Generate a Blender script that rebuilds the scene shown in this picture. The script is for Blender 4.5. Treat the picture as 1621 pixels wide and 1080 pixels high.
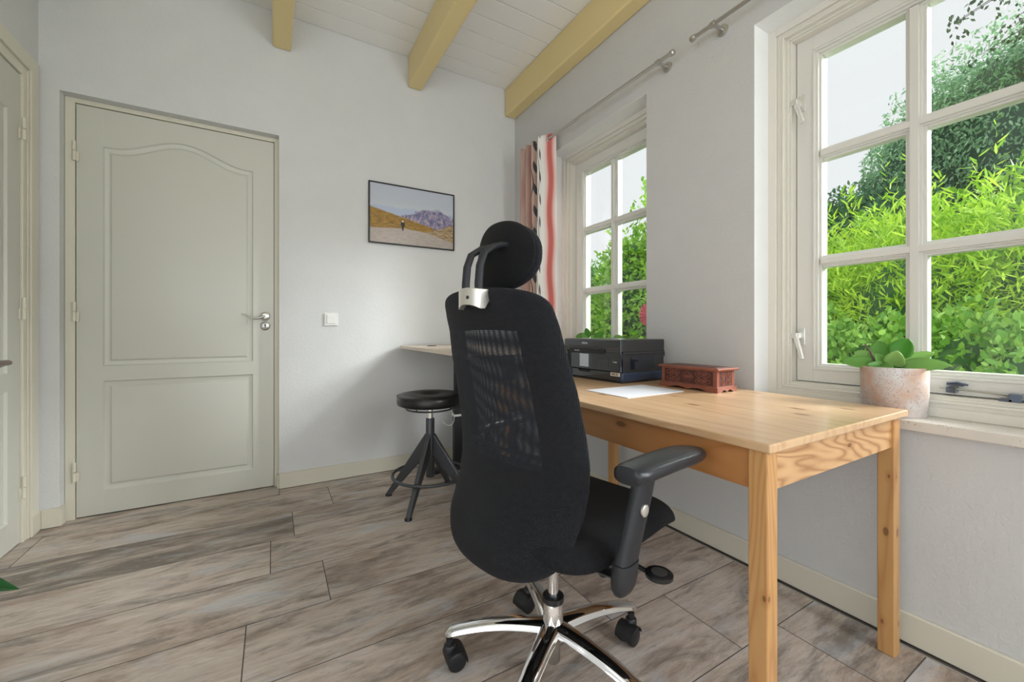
import bpy, bmesh, math, random
from math import sin, cos, pi, radians
from mathutils import Vector, Matrix, noise
from mathutils.geometry import tessellate_polygon
import numpy as np

for o in list(bpy.data.objects): bpy.data.objects.remove(o)
S = bpy.context.scene
COL = S.collection

# ------------------------------------------------------------------ camera
cam_d = bpy.data.cameras.new('camera')
cam = bpy.data.objects.new('camera', cam_d); COL.objects.link(cam)
cam.location = (0, 0, .95)
cam.rotation_euler = (pi/2, 0, -radians(30.216))
cam_d.sensor_fit = 'HORIZONTAL'; cam_d.sensor_width = 36
cam_d.lens = 36*648.9/1621
cam_d.shift_y = -(540-523.46)/1621
cam_d.clip_start = .02; cam_d.clip_end = 400
S.camera = cam

# ------------------------------------------------------------------ world, light, exposure
W = bpy.data.worlds.new('overcast'); S.world = W; W.use_nodes = True
wn = W.node_tree.nodes; wl = W.node_tree.links
bg = wn['Background']
tc = wn.new('ShaderNodeTexCoord'); sp = wn.new('ShaderNodeSeparateXYZ')
cr = wn.new('ShaderNodeValToRGB')
cr.color_ramp.elements[0].position = .0; cr.color_ramp.elements[0].color = (.30, .33, .27, 1)
cr.color_ramp.elements[1].position = .06; cr.color_ramp.elements[1].color = (.93, .94, .96, 1)
for p_, c_ in ((.48, (.93, .945, .97)), (.80, (2.3, 2.36, 2.45))):
    e = cr.color_ramp.elements.new(p_); e.color = (*c_, 1)     # overcast sky: the zenith is about 2.5 times as bright as the horizon
wl.new(tc.outputs['Generated'], sp.inputs[0]); wl.new(sp.outputs['Z'], cr.inputs[0])
wl.new(cr.outputs[0], bg.inputs[0]); bg.inputs[1].default_value = 1.0
S.view_settings.view_transform = 'Standard'; S.view_settings.look = 'None'
S.view_settings.gamma = 1; S.view_settings.use_curve_mapping = False
S.view_settings.exposure = 0.0

def area(name, loc, direction, sx, sy, power, color=(1, 1, 1), spread=180):
    d = bpy.data.lights.new(name, 'AREA'); d.shape = 'RECTANGLE'; d.size = sx; d.size_y = sy
    d.energy = power; d.color = color; d.spread = radians(spread)
    o = bpy.data.objects.new(name, d); COL.objects.link(o); o.location = loc
    o.rotation_euler = Vector(direction).to_track_quat('-Z', 'Y').to_euler()
    return o
# added fill lamps standing in for daylight from unseen openings behind the camera
area('fill_rear_wall', (-.9, -3.35, 1.25), (0, 1, 1.3), 3.6, 2.3, 78, (.93, .965, 1))
area('fill_side_window', (1.655, -.90, 1.45), (-1, 1.35, -.45), .8, 1.3, 34, (.93, .965, 1))
area('fill_rear_window', (2.02, -2.32, 1.4), (-1, 0, 0), .8, 1.3, 40, (.93, .965, 1))
area('fill_left_wall', (-3.45, -.8, 1.5), (1, 0, 0), 2.2, 1.6, 26, (.93, .965, 1))
sun_d = bpy.data.lights.new('overcast_sun', 'SUN'); sun_d.energy = 18.0; sun_d.angle = radians(30)
sun = bpy.data.objects.new('overcast_sun', sun_d); COL.objects.link(sun)
sun.rotation_euler = Vector((-.78, .38, -.40)).to_track_quat('-Z', 'Y').to_euler()

# ------------------------------------------------------------------ materials
def mat(name, color=(.8, .8, .8), rough=.5, metal=0, spec=.5, coat=0, sheen=0):
    m = bpy.data.materials.new(name); m.use_nodes = True
    b = m.node_tree.nodes['Principled BSDF']
    b.inputs['Base Color'].default_value = (*color, 1); b.inputs['Roughness'].default_value = rough
    b.inputs['Metallic'].default_value = metal; b.inputs['Specular IOR Level'].default_value = spec
    b.inputs['Coat Weight'].default_value = coat; b.inputs['Sheen Weight'].default_value = sheen
    return m
class NT:
    def __init__(s, m):
        s.m = m; s.t = m.node_tree; s.b = s.t.nodes['Principled BSDF']
    def n(s, typ, **kw):
        x = s.t.nodes.new(typ)
        for k, v in kw.items(): setattr(x, k, v)
        return x
    def l(s, a, b): s.t.links.new(a, b)
    def coord(s, kind='Object', scale=(1, 1, 1), loc=(0, 0, 0), rot=(0, 0, 0)):
        c = s.n('ShaderNodeTexCoord'); mp = s.n('ShaderNodeMapping')
        mp.inputs['Scale'].default_value = scale; mp.inputs['Location'].default_value = loc
        mp.inputs['Rotation'].default_value = rot
        s.l(c.outputs[kind], mp.inputs[0]); return mp.outputs[0]
    def noise(s, vec, scale, detail=4, rough=.5, dist=0):
        x = s.n('ShaderNodeTexNoise'); x.inputs['Scale'].default_value = scale
        x.inputs['Detail'].default_value = detail; x.inputs['Roughness'].default_value = rough
        x.inputs['Distortion'].default_value = dist
        if vec is not None: s.l(vec, x.inputs['Vector'])
        return x.outputs['Fac']
    def ramp(s, fac, stops):
        r = s.n('ShaderNodeValToRGB'); el = r.color_ramp.elements
        while len(el) > 1: el.remove(el[0])
        el[0].position = stops[0][0]; el[0].color = (*stops[0][1], 1)
        for p, c in stops[1:]:
            q = el.new(p); q.color = (*c, 1)
        s.l(fac, r.inputs[0]); return r.outputs[0]
    def mix(s, fac, a, b, mode='MIX'):
        x = s.n('ShaderNodeMix'); x.data_type = 'RGBA'; x.blend_type = mode
        for sock, v in ((x.inputs[0], fac), (x.inputs[6], a), (x.inputs[7], b)):
            if isinstance(v, (int, float)): sock.default_value = v
            elif isinstance(v, tuple): sock.default_value = (*v, 1)
            else: s.l(v, sock)
        return x.outputs[2]
    def math(s, op, a, b=0.0, c=None):
        x = s.n('ShaderNodeMath', operation=op)
        for i, v in enumerate((a, b) if c is None else (a, b, c)):
            if isinstance(v, (int, float)): x.inputs[i].default_value = v
            else: s.l(v, x.inputs[i])
        return x.outputs[0]
    def bump(s, h, strength=.2, dist=.002):
        x = s.n('ShaderNodeBump'); x.inputs['Strength'].default_value = strength
        x.inputs['Distance'].default_value = dist
        s.l(h, x.inputs['Height']); s.l(x.outputs[0], s.b.inputs['Normal'])
    def base(s, c): s.l(c, s.b.inputs['Base Color'])

def plaster(name, col, scale=90, strength=.5):
    m = mat(name, col, .85, spec=.2); t = NT(m)
    v = t.coord()
    n1 = t.noise(v, scale, 5, .6, .4); n2 = t.noise(v, 8, 3)
    t.base(t.mix(n2, tuple(c*.96 for c in col), tuple(min(1, c*1.03) for c in col)))
    t.bump(n1, strength, .004); return m
M_WALL = plaster('wall_plaster', (.69, .70, .70))
M_WALL2 = plaster('wall_plaster_rough', (.60, .602, .60), 70, .55)  # duller than the other plaster; the window wall's shade sits in its colour
def paint(name, col, rough=.35, bump=.03):
    m = mat(name, col, rough); t = NT(m)
    n = t.noise(t.coord(scale=(1, 1, .25)), 60, 3)
    t.bump(n, bump, .001); return m
M_DOOR = paint('door_paint', (.62, .62, .555), .33)
M_TRIM = paint('cream_trim_paint', (.72, .69, .58), .35)
M_BASE = paint('baseboard_paint', (.66, .63, .53), .45)
M_WIN = paint('window_paint', (.74, .735, .70), .3)
M_WINF = paint('window_frame_paint', (.73, .705, .64), .33)
M_REVEAL = plaster('reveal_plaster', (.82, .83, .83), 60, .4)
M_CEIL = paint('ceiling_board_paint', (.87, .875, .865), .45)
M_BEAM = paint('beam_paint', (.76, .62, .30), .42, .12)
M_DARKGAP = mat('dark_gap', (.05, .05, .05), .9)
M_GROOVE = mat('ceiling_groove', (.28, .28, .28), .9)

def wood(name, base, dark, axis=1, knots=True, rough=.38, ring=14, seed=0, boards=0, con=.55, knotcol=(.16, .07, .025)):
    m = mat(name, base, rough, coat=.12); t = NT(m)
    sc = [9, 9, 9]; sc[axis] = 1.5 if axis == 0 else .8
    v = t.coord(scale=tuple(sc), loc=(seed*3.1, seed*1.7, seed))
    warp = t.noise(v, .55, 3, .5, .6)
    w = t.math('FRACT', t.math('MULTIPLY', warp, ring))
    tri = t.math('ABSOLUTE', t.math('SUBTRACT', t.math('MULTIPLY', w, 2), 1))
    tri = t.math('POWER', tri, 2.2)
    fine = t.noise(v, 9, 4, .7)
    f = t.math('ADD', t.math('MULTIPLY', tri, con), t.math('MULTIPLY', fine, .35))
    c = t.mix(f, base, dark)
    big = t.noise(v, .35, 2)
    c = t.mix(t.math('MULTIPLY', big, .35), c, tuple(x*.82 for x in base))
    if boards:
        cc = t.n('ShaderNodeTexCoord'); sx = t.n('ShaderNodeSeparateXYZ'); t.l(cc.outputs['Object'], sx.inputs[0])
        idx = t.math('FLOOR', t.math('DIVIDE', sx.outputs[0], boards))
        wn_ = t.n('ShaderNodeTexWhiteNoise', noise_dimensions='1D'); t.l(idx, wn_.inputs['W'])
        c = t.mix(t.math('MULTIPLY', wn_.outputs[0], .35), c, tuple(x*.72 for x in base))
        fr = t.math('FRACT', t.math('DIVIDE', sx.outputs[0], boards))
        edge = t.math('LESS_THAN', fr, .012)
        c = t.mix(t.math('MULTIPLY', edge, .5), c, dark)
    if knots:
        cc2 = t.n('ShaderNodeTexCoord'); s2 = t.n('ShaderNodeSeparateXYZ'); t.l(cc2.outputs['Object'], s2.inputs[0])
        others = [k_ for k_ in (0, 1, 2) if k_ != axis]
        uu_ = t.math('MULTIPLY_ADD', t.math('ADD', s2.outputs[others[0]], s2.outputs[others[1]]), 9 if axis != 2 else 13, seed*3.3)
        vv_ = t.math('MULTIPLY_ADD', s2.outputs[axis], 3.6 if axis != 2 else 6.5, seed*1.9)
        cb_ = t.n('ShaderNodeCombineXYZ'); t.l(uu_, cb_.inputs[0]); t.l(vv_, cb_.inputs[1]); kv = cb_.outputs[0]
        vo = t.n('ShaderNodeTexVoronoi'); vo.voronoi_dimensions = '2D'; t.l(kv, vo.inputs['Vector']); vo.inputs['Scale'].default_value = 1.0
        col = t.n('ShaderNodeSeparateColor'); t.l(vo.outputs['Color'], col.inputs[0])
        sel = t.math('GREATER_THAN', col.outputs[0], .5 if axis != 2 else .72)
        k = t.math('LESS_THAN', vo.outputs['Distance'], t.math('MULTIPLY_ADD', col.outputs[1], .05, .035))
        halo = t.n('ShaderNodeMapRange'); t.l(vo.outputs['Distance'], halo.inputs[0])
        halo.inputs[1].default_value = .04; halo.inputs[2].default_value = .16
        halo.inputs[3].default_value = .55; halo.inputs[4].default_value = 0
        c = t.mix(t.math('MULTIPLY', sel, halo.outputs[0]), c, dark)
        c = t.mix(t.math('MULTIPLY', sel, t.math('MULTIPLY', k, .8)), c, knotcol)
    t.base(c); t.bump(fine, .08, .001)
    return m
M_PINE_TOP = wood('pine_top', (.67, .455, .27), (.45, .25, .11), axis=1, seed=1.3, boards=.105, rough=.3)
M_PINE_LEG = wood('pine_leg', (.60, .34, .135), (.36, .15, .04), axis=2, seed=4, ring=22, knots=True)
M_PINE_APRON_SHADED = wood('pine_apron_shaded', (.47, .215, .075), (.29, .11, .028), axis=1, seed=7, ring=14)  # long aprons browner; the dimmer light on them is put into the colour
M_PINE_END = wood('pine_end_apron', (.66, .41, .20), (.34, .15, .05), axis=0, seed=2.1, ring=30, con=.9)
M_PALE_END = wood('end_grain', (.60, .43, .27), (.42, .27, .15), axis=2, seed=9, knots=False)
M_DESK = wood('pale_desk_laminate', (.66, .55, .44), (.55, .44, .33), axis=1, knots=False, seed=6, rough=.4)
M_DARKWOOD = wood('dark_table_wood', (.13, .08, .07), (.05, .03, .025), axis=1, knots=False, seed=3)

M_CHROME = mat('chrome', (.82, .82, .83), .06, 1)
M_DCHROME = mat('dark_reflective_metal', (.13, .16, .22), .18, 1)
M_STEEL = mat('brushed_steel', (.55, .54, .52), .32, 1)
M_SILVER = mat('silver_plastic', (.72, .70, .64), .28, .75)
M_ALU = mat('window_aluminium', (.82, .82, .80), .25, .6)
M_BLACK = mat('black_plastic', (.010, .011, .013), .42)
M_BLACKSOFT = mat('black_soft_plastic', (.013, .015, .019), .5)
M_LEATHER = mat('black_leatherette', (.012, .012, .013), .33)
M_STOOL = mat('stool_grey_metal', (.075, .08, .09), .35, .4)
M_DESKLEG = mat('desk_dark_metal', (.02, .022, .026), .5)
M_WHITE = mat('white_plastic', (.8, .8, .78), .35)
M_PAPER = mat('paper', (.70, .72, .78), .7)
M_SOIL = mat('soil', (.03, .02, .015), .9)

def fabric(name, col, s=420, holes=0.0, uv=True, strength=.7):
    m = mat(name, col, .7, sheen=.02, spec=.22); t = NT(m)
    v = t.coord('UV')
    sp_ = t.n('ShaderNodeSeparateXYZ'); t.l(v, sp_.inputs[0])
    a = t.math('SINE', t.math('MULTIPLY', t.math('ADD', sp_.outputs[0], sp_.outputs[1]), s))
    b = t.math('SINE', t.math('MULTIPLY', t.math('SUBTRACT', sp_.outputs[0], sp_.outputs[1]), s))
    h = t.math('MULTIPLY', a, b)
    t.bump(h, strength, .0015)
    t.base(t.mix(t.math('MULTIPLY_ADD', h, .5, .5), tuple(c*.55 for c in col), tuple(c*1.5 for c in col)))
    if holes:
        al = t.math('LESS_THAN', h, 1-holes)
        t.l(al, t.b.inputs['Alpha'])
    return m
M_FAB = fabric('black_back_fabric', (.012, .013, .017), 620)
M_NET = fabric('black_net', (.022, .025, .033), 620, holes=.62, strength=.4)
M_SEAT = fabric('black_seat_fabric', (.009, .010, .013), 700)

def armpad():
    m = mat('arm_pad_rubber', (.014, .016, .021), .3); t = NT(m)
    t.bump(t.noise(t.coord(), 260, 2), .35, .001); return m
M_PAD = armpad()

def glass():
    m = bpy.data.materials.new('window_glass'); m.use_nodes = True
    t = m.node_tree; t.nodes.clear()
    o = t.nodes.new('ShaderNodeOutputMaterial'); mx = t.nodes.new('ShaderNodeMixShader')
    tr = t.nodes.new('ShaderNodeBsdfTransparent'); gl = t.nodes.new('ShaderNodeBsdfGlossy')
    gl.inputs['Roughness'].default_value = .01
    lw_ = t.nodes.new('ShaderNodeLayerWeight'); lw_.inputs[0].default_value = .5
    pw_ = t.nodes.new('ShaderNodeMath'); pw_.operation = 'POWER'; pw_.inputs[1].default_value = 4; t.links.new(lw_.outputs['Facing'], pw_.inputs[0])
    fr = t.nodes.new('ShaderNodeMath'); fr.operation = 'MULTIPLY_ADD'; fr.inputs[1].default_value = .45; fr.inputs[2].default_value = .03
    t.links.new(pw_.outputs[0], fr.inputs[0])
    tr.inputs[0].default_value = (.97, .985, .98, 1)
    t.links.new(fr.outputs[0], mx.inputs[0]); t.links.new(tr.outputs[0], mx.inputs[1])
    t.links.new(gl.outputs[0], mx.inputs[2]); t.links.new(mx.outputs[0], o.inputs[0]); return m
M_GLASS = glass()

def floor_mat():
    m = mat('wood_look_tile', (.4, .34, .3), .42, spec=.4); t = NT(m)
    at = t.n('ShaderNodeAttribute'); at.attribute_name = 'plank'
    sepc = t.n('ShaderNodeSeparateColor'); t.l(at.outputs['Color'], sepc.inputs[0])
    v0 = t.coord()
    cmb = t.n('ShaderNodeCombineXYZ')
    t.l(t.math('MULTIPLY', sepc.outputs[0], 40), cmb.inputs[0]); t.l(t.math('MULTIPLY', sepc.outputs[1], 30), cmb.inputs[1])
    add = t.n('ShaderNodeVectorMath', operation='ADD'); t.l(v0, add.inputs[0]); t.l(cmb.outputs[0], add.inputs[1])
    def stretch(sc, **k):
        mp = t.n('ShaderNodeMapping'); mp.inputs['Scale'].default_value = sc; t.l(add.outputs[0], mp.inputs[0]); return mp.outputs[0]
    n1 = t.noise(stretch((1.1, 3.6, 1)), 1.6, 7, .62, .7)
    n2 = t.noise(stretch((2.2, 16, 1)), 3.0, 8, .72, .6)
    n3 = t.noise(stretch((1.3, 5.5, 1)), 2.2, 9, .70, .8)
    n4 = t.noise(stretch((1.3, 4, 1)), 1.9, 5, .6, 1.0)
    c = t.ramp(n1, [(.30, (.16, .10, .07)), (.42, (.33, .24, .18)), (.50, (.50, .41, .34)), (.66, (.62, .54, .47))])
    c = t.mix(.42, c, t.ramp(n2, [(.3, (.17, .13, .105)), (.47, (.48, .41, .36)), (.66, (.70, .64, .59))]))
    c = t.mix(t.ramp(t.math('MULTIPLY_ADD', sepc.outputs[2], .13, n3), [(.52, (0, 0, 0)), (.68, (.75, .75, .75))]), c, (.12, .105, .095))
    c = t.mix(t.ramp(n4, [(.54, (0, 0, 0)), (.68, (.6, .6, .6))]), c, (.50, .53, .57))
    n5 = t.noise(stretch((7, 30, 1)), 4.0, 9, .8, 1.2)
    c = t.mix(t.ramp(n5, [(.56, (0, 0, 0)), (.66, (.55, .55, .55))]), c, (.17, .14, .12))
    n6 = t.noise(stretch((5, 22, 1)), 3.1, 8, .8, 1.0)
    c = t.mix(t.ramp(n6, [(.56, (0, 0, 0)), (.68, (.5, .5, .5))]), c, (.66, .61, .56))
    c = t.mix(t.math('MULTIPLY', sepc.outputs[2], .12), c, (.10, .075, .06))
    t.base(c)
    t.l(t.ramp(n2, [(.3, (.62,)*3), (.7, (.42,)*3)]), t.b.inputs['Roughness'])
    t.bump(n2, .12, .0015); return m
M_FLOOR = floor_mat()
M_GROUT = mat('grout_dark', (.10, .088, .078), .9)
M_GROUTL = mat('grout_light', (.42, .41, .39), .9)

def stone(name, col, spots=(.2, .17, .14), rough=.6):
    m = mat(name, col, rough); t = NT(m)
    v = t.coord()
    vo = t.n('ShaderNodeTexVoronoi'); vo.inputs['Scale'].default_value = 130; t.l(v, vo.inputs['Vector'])
    n = t.noise(v, 26, 4)
    s_ = t.math('MULTIPLY', t.math('LESS_THAN', vo.outputs['Distance'], .26), t.math('GREATER_THAN', n, .53))
    c = t.mix(t.noise(v, 7, 4), tuple(x*.85 for x in col), col)
    t.base(t.mix(t.math('MULTIPLY', s_, .7), c, spots)); t.bump(n, .2, .002)
    return m
M_SILL = stone('composite_sill', (.70, .66, .60), (.38, .30, .24), .35)
def pot_mat():
    m = mat('stoneware', (.6, .55, .52), .75); t = NT(m); v = t.coord()
    c = t.ramp(t.noise(v, 9, 5, .6), [(.36, (.50, .34, .26)), (.46, (.52, .44, .40)), (.56, (.56, .54, .53))])
    vo = t.n('ShaderNodeTexVoronoi'); vo.inputs['Scale'].default_value = 160; t.l(v, vo.inputs['Vector'])
    s_ = t.math('MULTIPLY', t.math('LESS_THAN', vo.outputs['Distance'], .28), t.math('GREATER_THAN', t.noise(v, 20, 3), .47))
    t.base(t.mix(t.math('MULTIPLY', s_, .65), c, (.26, .2, .19))); t.bump(t.noise(v, 90, 4), .35, .002); return m
M_POT = pot_mat()
def leaf(name, c1, c2, rough=.4, scale=3, trans=.25):
    m = mat(name, c1, rough, spec=.35); t = NT(m)
    at = t.n('ShaderNodeAttribute'); at.attribute_name = 'tint'
    c = t.mix(at.outputs['Fac'], c1, c2)
    t.base(c)
    if trans:
        tr = t.n('ShaderNodeBsdfTranslucent'); t.l(c, tr.inputs[0]); mx = t.n('ShaderNodeMixShader')
        mx.inputs[0].default_value = trans
        out = t.t.nodes['Material Output']
        t.l(t.b.outputs[0], mx.inputs[1]); t.l(tr.outputs[0], mx.inputs[2]); t.l(mx.outputs[0], out.inputs[0])
    return m
M_PEP = leaf('peperomia_leaf', (.07, .30, .03), (.42, .66, .22), .3, trans=.35)
M_LEAF_H = leaf('hedge_leaf', (.07, .25, .02), (.36, .60, .11), .42)
M_LEAF_W = leaf('willow_leaf', (.14, .36, .015), (.56, .78, .07), .5)
M_LEAF_M = leaf('mid_shrub_leaf', (.10, .30, .03), (.42, .68, .08), .5)
M_LEAF_T = leaf('tree_leaf', (.11, .29, .14), (.36, .56, .32), .6)  # distance haze is put into the pale grey-green of these leaves
M_LEAF_D = leaf('dark_tree_leaf', (.06, .17, .09), (.16, .33, .16), .6)
M_LEAF_N = leaf('small_tree_leaf', (.08, .26, .05), (.30, .52, .14), .5)
M_LEAF_B = leaf('branch_leaf', (.05, .08, .05), (.12, .17, .10), .6)
M_LEAF_G = leaf('floor_plant_leaf', (.008, .05, .008), (.012, .085, .02), .28, trans=0)
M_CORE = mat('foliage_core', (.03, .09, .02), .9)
M_BARK = mat('bark', (.12, .09, .07), .9)
M_GRASS = mat('lawn', (.12, .25, .05), .9)

# ------------------------------------------------------------------ mesh builder
class MB:
    def __init__(s): s.v = []; s.f = []; s.uv = {}
    def add(s, vs, fs):
        b = len(s.v); s.v += [tuple(p) for p in vs]; s.f += [tuple(b+i for i in f) for f in fs]; return b
    def box(s, x0, x1, y0, y1, z0, z1, M=None):
        vs = [Vector((x, y, z)) for x in (x0, x1) for y in (y0, y1) for z in (z0, z1)]
        if M is not None: vs = [M @ p for p in vs]
        s.add(vs, [(0, 1, 3, 2), (4, 6, 7, 5), (0, 4, 5, 1), (2, 3, 7, 6), (0, 2, 6, 4), (1, 5, 7, 3)]); return s
    def ring(s, x0, x1, y0, y1, z0, z1, w, wt=None, wb=None):
        # rectangular ring in the YZ plane, thickness x0..x1
        wt = w if wt is None else wt; wb = w if wb is None else wb
        s.box(x0, x1, y0, y0+w, z0, z1); s.box(x0, x1, y1-w, y1, z0, z1)
        s.box(x0, x1, y0+w, y1-w, z0, z0+wb); s.box(x0, x1, y0+w, y1-w, z1-wt, z1); return s
    def tube(s, pts, r, n=12, cap=True, closed=False, flat=1.0, up=None):
        pts = [Vector(p) for p in pts]; N = len(pts)
        rs = r if isinstance(r, (list, tuple)) else [r]*N
        prev = None; rings = []
        for i, p in enumerate(pts):
            if closed: d = pts[(i+1) % N]-pts[i-1]
            else: d = pts[min(i+1, N-1)]-pts[max(i-1, 0)]
            d.normalize()
            if prev is None:
                a = Vector(up) if up else (Vector((0, 0, 1)) if abs(d.z) < .9 else Vector((1, 0, 0)))
            else: a = prev
            a = (a-d*a.dot(d)).normalized(); prev = a; b = d.cross(a)
            rings.append([p+(a*cos(2*pi*k/n)*flat+b*sin(2*pi*k/n))*rs[i] for k in range(n)])
        b0 = s.add([q for R in rings for q in R], [])
        L = N if closed else N-1
        for i in range(L):
            for k in range(n):
                i2 = (i+1) % N
                s.f.append((b0+i*n+k, b0+i*n+(k+1) % n, b0+i2*n+(k+1) % n, b0+i2*n+k))
        if cap and not closed:
            s.f.append(tuple(b0+k for k in reversed(range(n)))); s.f.append(tuple(b0+(N-1)*n+k for k in range(n)))
        return s
    def lathe(s, prof, n=32, c=(0, 0, 0), axis='z', M=None):
        vs = []
        for r, h in prof:
            for k in range(n):
                a = 2*pi*k/n
                p = Vector((r*cos(a), r*sin(a), h))
                if axis == 'x': p = Vector((h, r*cos(a), r*sin(a)))
                if axis == 'y': p = Vector((r*sin(a), h, r*cos(a)))
                if M is not None: p = M @ p
                vs.append(p+Vector(c))
        b = s.add(vs, [])
        for i in range(len(prof)-1):
            for k in range(n):
                s.f.append((b+i*n+k, b+i*n+(k+1) % n, b+(i+1)*n+(k+1) % n, b+(i+1)*n+k))
        s.f.append(tuple(b+k for k in reversed(range(n)))); s.f.append(tuple(b+(len(prof)-1)*n+k for k in range(n)))
        return s
    def prism(s, poly, h0, h1, plane='xy'):
        def P(a, b, h):
            return {'xy': (a, b, h), 'xz': (a, h, b), 'yz': (h, a, b)}[plane]
        n = len(poly)
        b = s.add([P(a, c, h0) for a, c in poly]+[P(a, c, h1) for a, c in poly], [])
        tris = tessellate_polygon([[Vector((a, c, 0)) for a, c in poly]])
        for t_ in tris:
            s.f.append(tuple(b+i for i in t_)); s.f.append(tuple(b+n+i for i in reversed(t_)))
        for i in range(n): s.f.append((b+i, b+(i+1) % n, b+n+(i+1) % n, b+n+i))
        return s
    def build(s, name, m, parent=None, smooth=False, bevel=0, seg=2, angle=40, sub=0, fixn=True, loc=None):
        me = bpy.data.meshes.new(name); me.from_pydata([tuple(p) for p in s.v], [], s.f)
        if fixn:
            bm = bmesh.new(); bm.from_mesh(me); bmesh.ops.recalc_face_normals(bm, faces=bm.faces); bm.to_mesh(me); bm.free()
        me.materials.append(m)
        o = bpy.data.objects.new(name, me); COL.objects.link(o)
        if parent is not None: o.parent = parent
        if loc is not None: o.location = loc
        if bevel:
            md = o.modifiers.new('bevel', 'BEVEL'); md.width = bevel; md.segments = seg; md.limit_method = 'ANGLE'
            md.angle_limit = radians(35); md.harden_normals = False
        if sub:
            md = o.modifiers.new('sub', 'SUBSURF'); md.levels = sub; md.render_levels = sub
        if smooth:
            me.polygons.foreach_set('use_smooth', [True]*len(me.polygons))
            if angle < 180 and not sub:
                bm = bmesh.new(); bm.from_mesh(me)
                for e_ in bm.edges:
                    if len(e_.link_faces) == 2 and e_.calc_face_angle(0) > radians(angle): e_.smooth = False
                bm.to_mesh(me); bm.free()
        return o

def tag(o, label=None, cat=None, group=None, kind=None):
    if label: o['label'] = label
    if cat: o['category'] = cat
    if group: o['group'] = group
    if kind: o['kind'] = kind
    return o
def thing(name, label, cat, loc=(0, 0, 0), rz=0, group=None, kind=None):
    o = bpy.data.objects.new(name, None); COL.objects.link(o); o.location = loc; o.rotation_euler = (0, 0, rz)
    o.empty_display_size = .05
    return tag(o, label, cat, group, kind)
def grid_uv(me, uvs):
    l = me.uv_layers.new(name='UVMap')
    for p in me.polygons:
        for li, vi in zip(p.loop_indices, p.vertices): l.data[li].uv = uvs[vi]

# ------------------------------------------------------------------ room dimensions
RX = 1.672; WY = 2.825; LX = -.968; CZ = 2.851; DY = 2.888
SILLZ = .682
WINS = [(1.485, 2.342), (.078, .935), (-1.33, -.473), (-2.74, -1.883)]
WZ0, WZ1 = SILLZ, 2.18

# floor: rows of planks along X with the joint positions of each row
rows = {0: .205, 1: 1.21, 2: .958, 3: -.075, 4: .175, 5: -.01, 6: .085, 7: .285}
fm = MB(); cols = []
rng = random.Random(5)
g = .0016
for r in range(-12, 9):
    y0 = .711+(r-1)*.2868; y1 = y0+.2868
    off = rows.get(r, rng.uniform(0, 1.2))
    k0 = math.floor((-3.6-off)/1.2)
    for k in range(k0, 6):
        xa = max(off+k*1.2, -3.6); xb = min(off+(k+1)*1.2, RX-.03)
        if xb-xa < .01: continue
        ya, yb = y0+g, min(y1-g, WY+.1)
        if yb <= ya or y0 < -3.3: continue
        fm.add([(xa+g, ya, 0), (xb-g, ya, 0), (xb-g, yb, 0), (xa+g, yb, 0)], [(0, 1, 2, 3)])
        dk = 1 if (r, k) in ((6, -1),) else (.55 if (r, k) in ((0, 1), (0, 2), (-1, 1)) else rng.uniform(0, .22))
        cols.append((rng.random(), rng.random(), dk))
fo = fm.build('floor', M_FLOOR, fixn=False); tag(fo, 'grey-brown wood-look plank tile floor with narrow dark joints', 'floor', kind='structure')
ca = fo.data.color_attributes.new('plank', 'FLOAT_COLOR', 'CORNER')
for p in fo.data.polygons:
    for li in p.loop_indices: ca.data[li].color = (*cols[p.index], 1)
gm = MB().box(-3.7, RX+.05, -3.35, WY+.15, -.06, -.0012).build('floor_joints', M_GROUT, fo)
tag(gm, 'dark grout joints')
gl_ = MB(); gl_.box(RX-.0295, RX-.026, .2, WY-.02, -.0015, .0006)
gl_.build('wall_joint', M_GROUTL, fo)

# walls
def wall_holes(axis, a0, a1, z0, z1, t0, t1, holes):
    mb = MB(); hs = sorted(holes); cur = a0
    def bx(p0, p1, q0, q1):
        if p1-p0 < 1e-5 or q1-q0 < 1e-5: return
        if axis == 'y': mb.box(t0, t1, p0, p1, q0, q1)
        else: mb.box(p0, p1, t0, t1, q0, q1)
    for h0, h1, hz0, hz1 in hs:
        bx(cur, h0, z0, z1); bx(h0, h1, z0, hz0); bx(h0, h1, hz1, z1); cur = h1
    bx(cur, a1, z0, z1); return mb
st = dict(kind='structure')
w = wall_holes('y', -3.3, WY+.2, 0, 3.0, RX, RX+.14, [(a, b, WZ0-.032, WZ1) for a, b in WINS]).build('wall_right', M_WALL2)
tag(w, 'rough white plaster wall with the windows', 'wall', **st)
# reveals lined in smooth plaster, part of the wall
rv = MB()
for a, b in WINS:
    rv.box(RX+.0005, RX+.14, a-.002, a+.0012, WZ0, WZ1); rv.box(RX+.0005, RX+.14, b-.0012, b+.002, WZ0, WZ1)
    rv.box(RX+.0005, RX+.14, a, b, WZ1-.0012, WZ1+.002)
rv.build('window_reveal', M_REVEAL, w)
ow = wall_holes('y', -3.3, WY+.2, -.1, 3.0, RX+.142, RX+.32, [(a+.03, b-.03, WZ0+.02, WZ1-.03) for a, b in WINS]).build('outer_leaf', M_WALL2, w)
w = wall_holes('x', LX-.2, RX+.14, 0, 3.0, WY, WY+.061, [(-.897, .030, 0, 2.119)]).build('wall_back', M_WALL)
tag(w, 'white plaster wall with the panelled door and the framed photograph', 'wall', **st)
MB().box(LX-.2, RX+.14, WY+.11, WY+.2, 0, 3.0).build('wall_core', M_WALL, w)
w = wall_holes('y', .9, WY, 0, 3.0, LX-.12, LX, [(1.70, WY-.022, 0, 2.20)]).build('wall_left', M_WALL)
tag(w, 'pale wall strip left of the corner, holding the second door', 'wall', **st)
MB().box(-3.6, LX-.12, .9, 1.0, 0, 3.0).build('return_wall', M_WALL, w)
MB().box(LX-.2, LX-.13, 1.0, WY+.1, 0, 3.0).build('wall_core', M_WALL, w)
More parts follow.
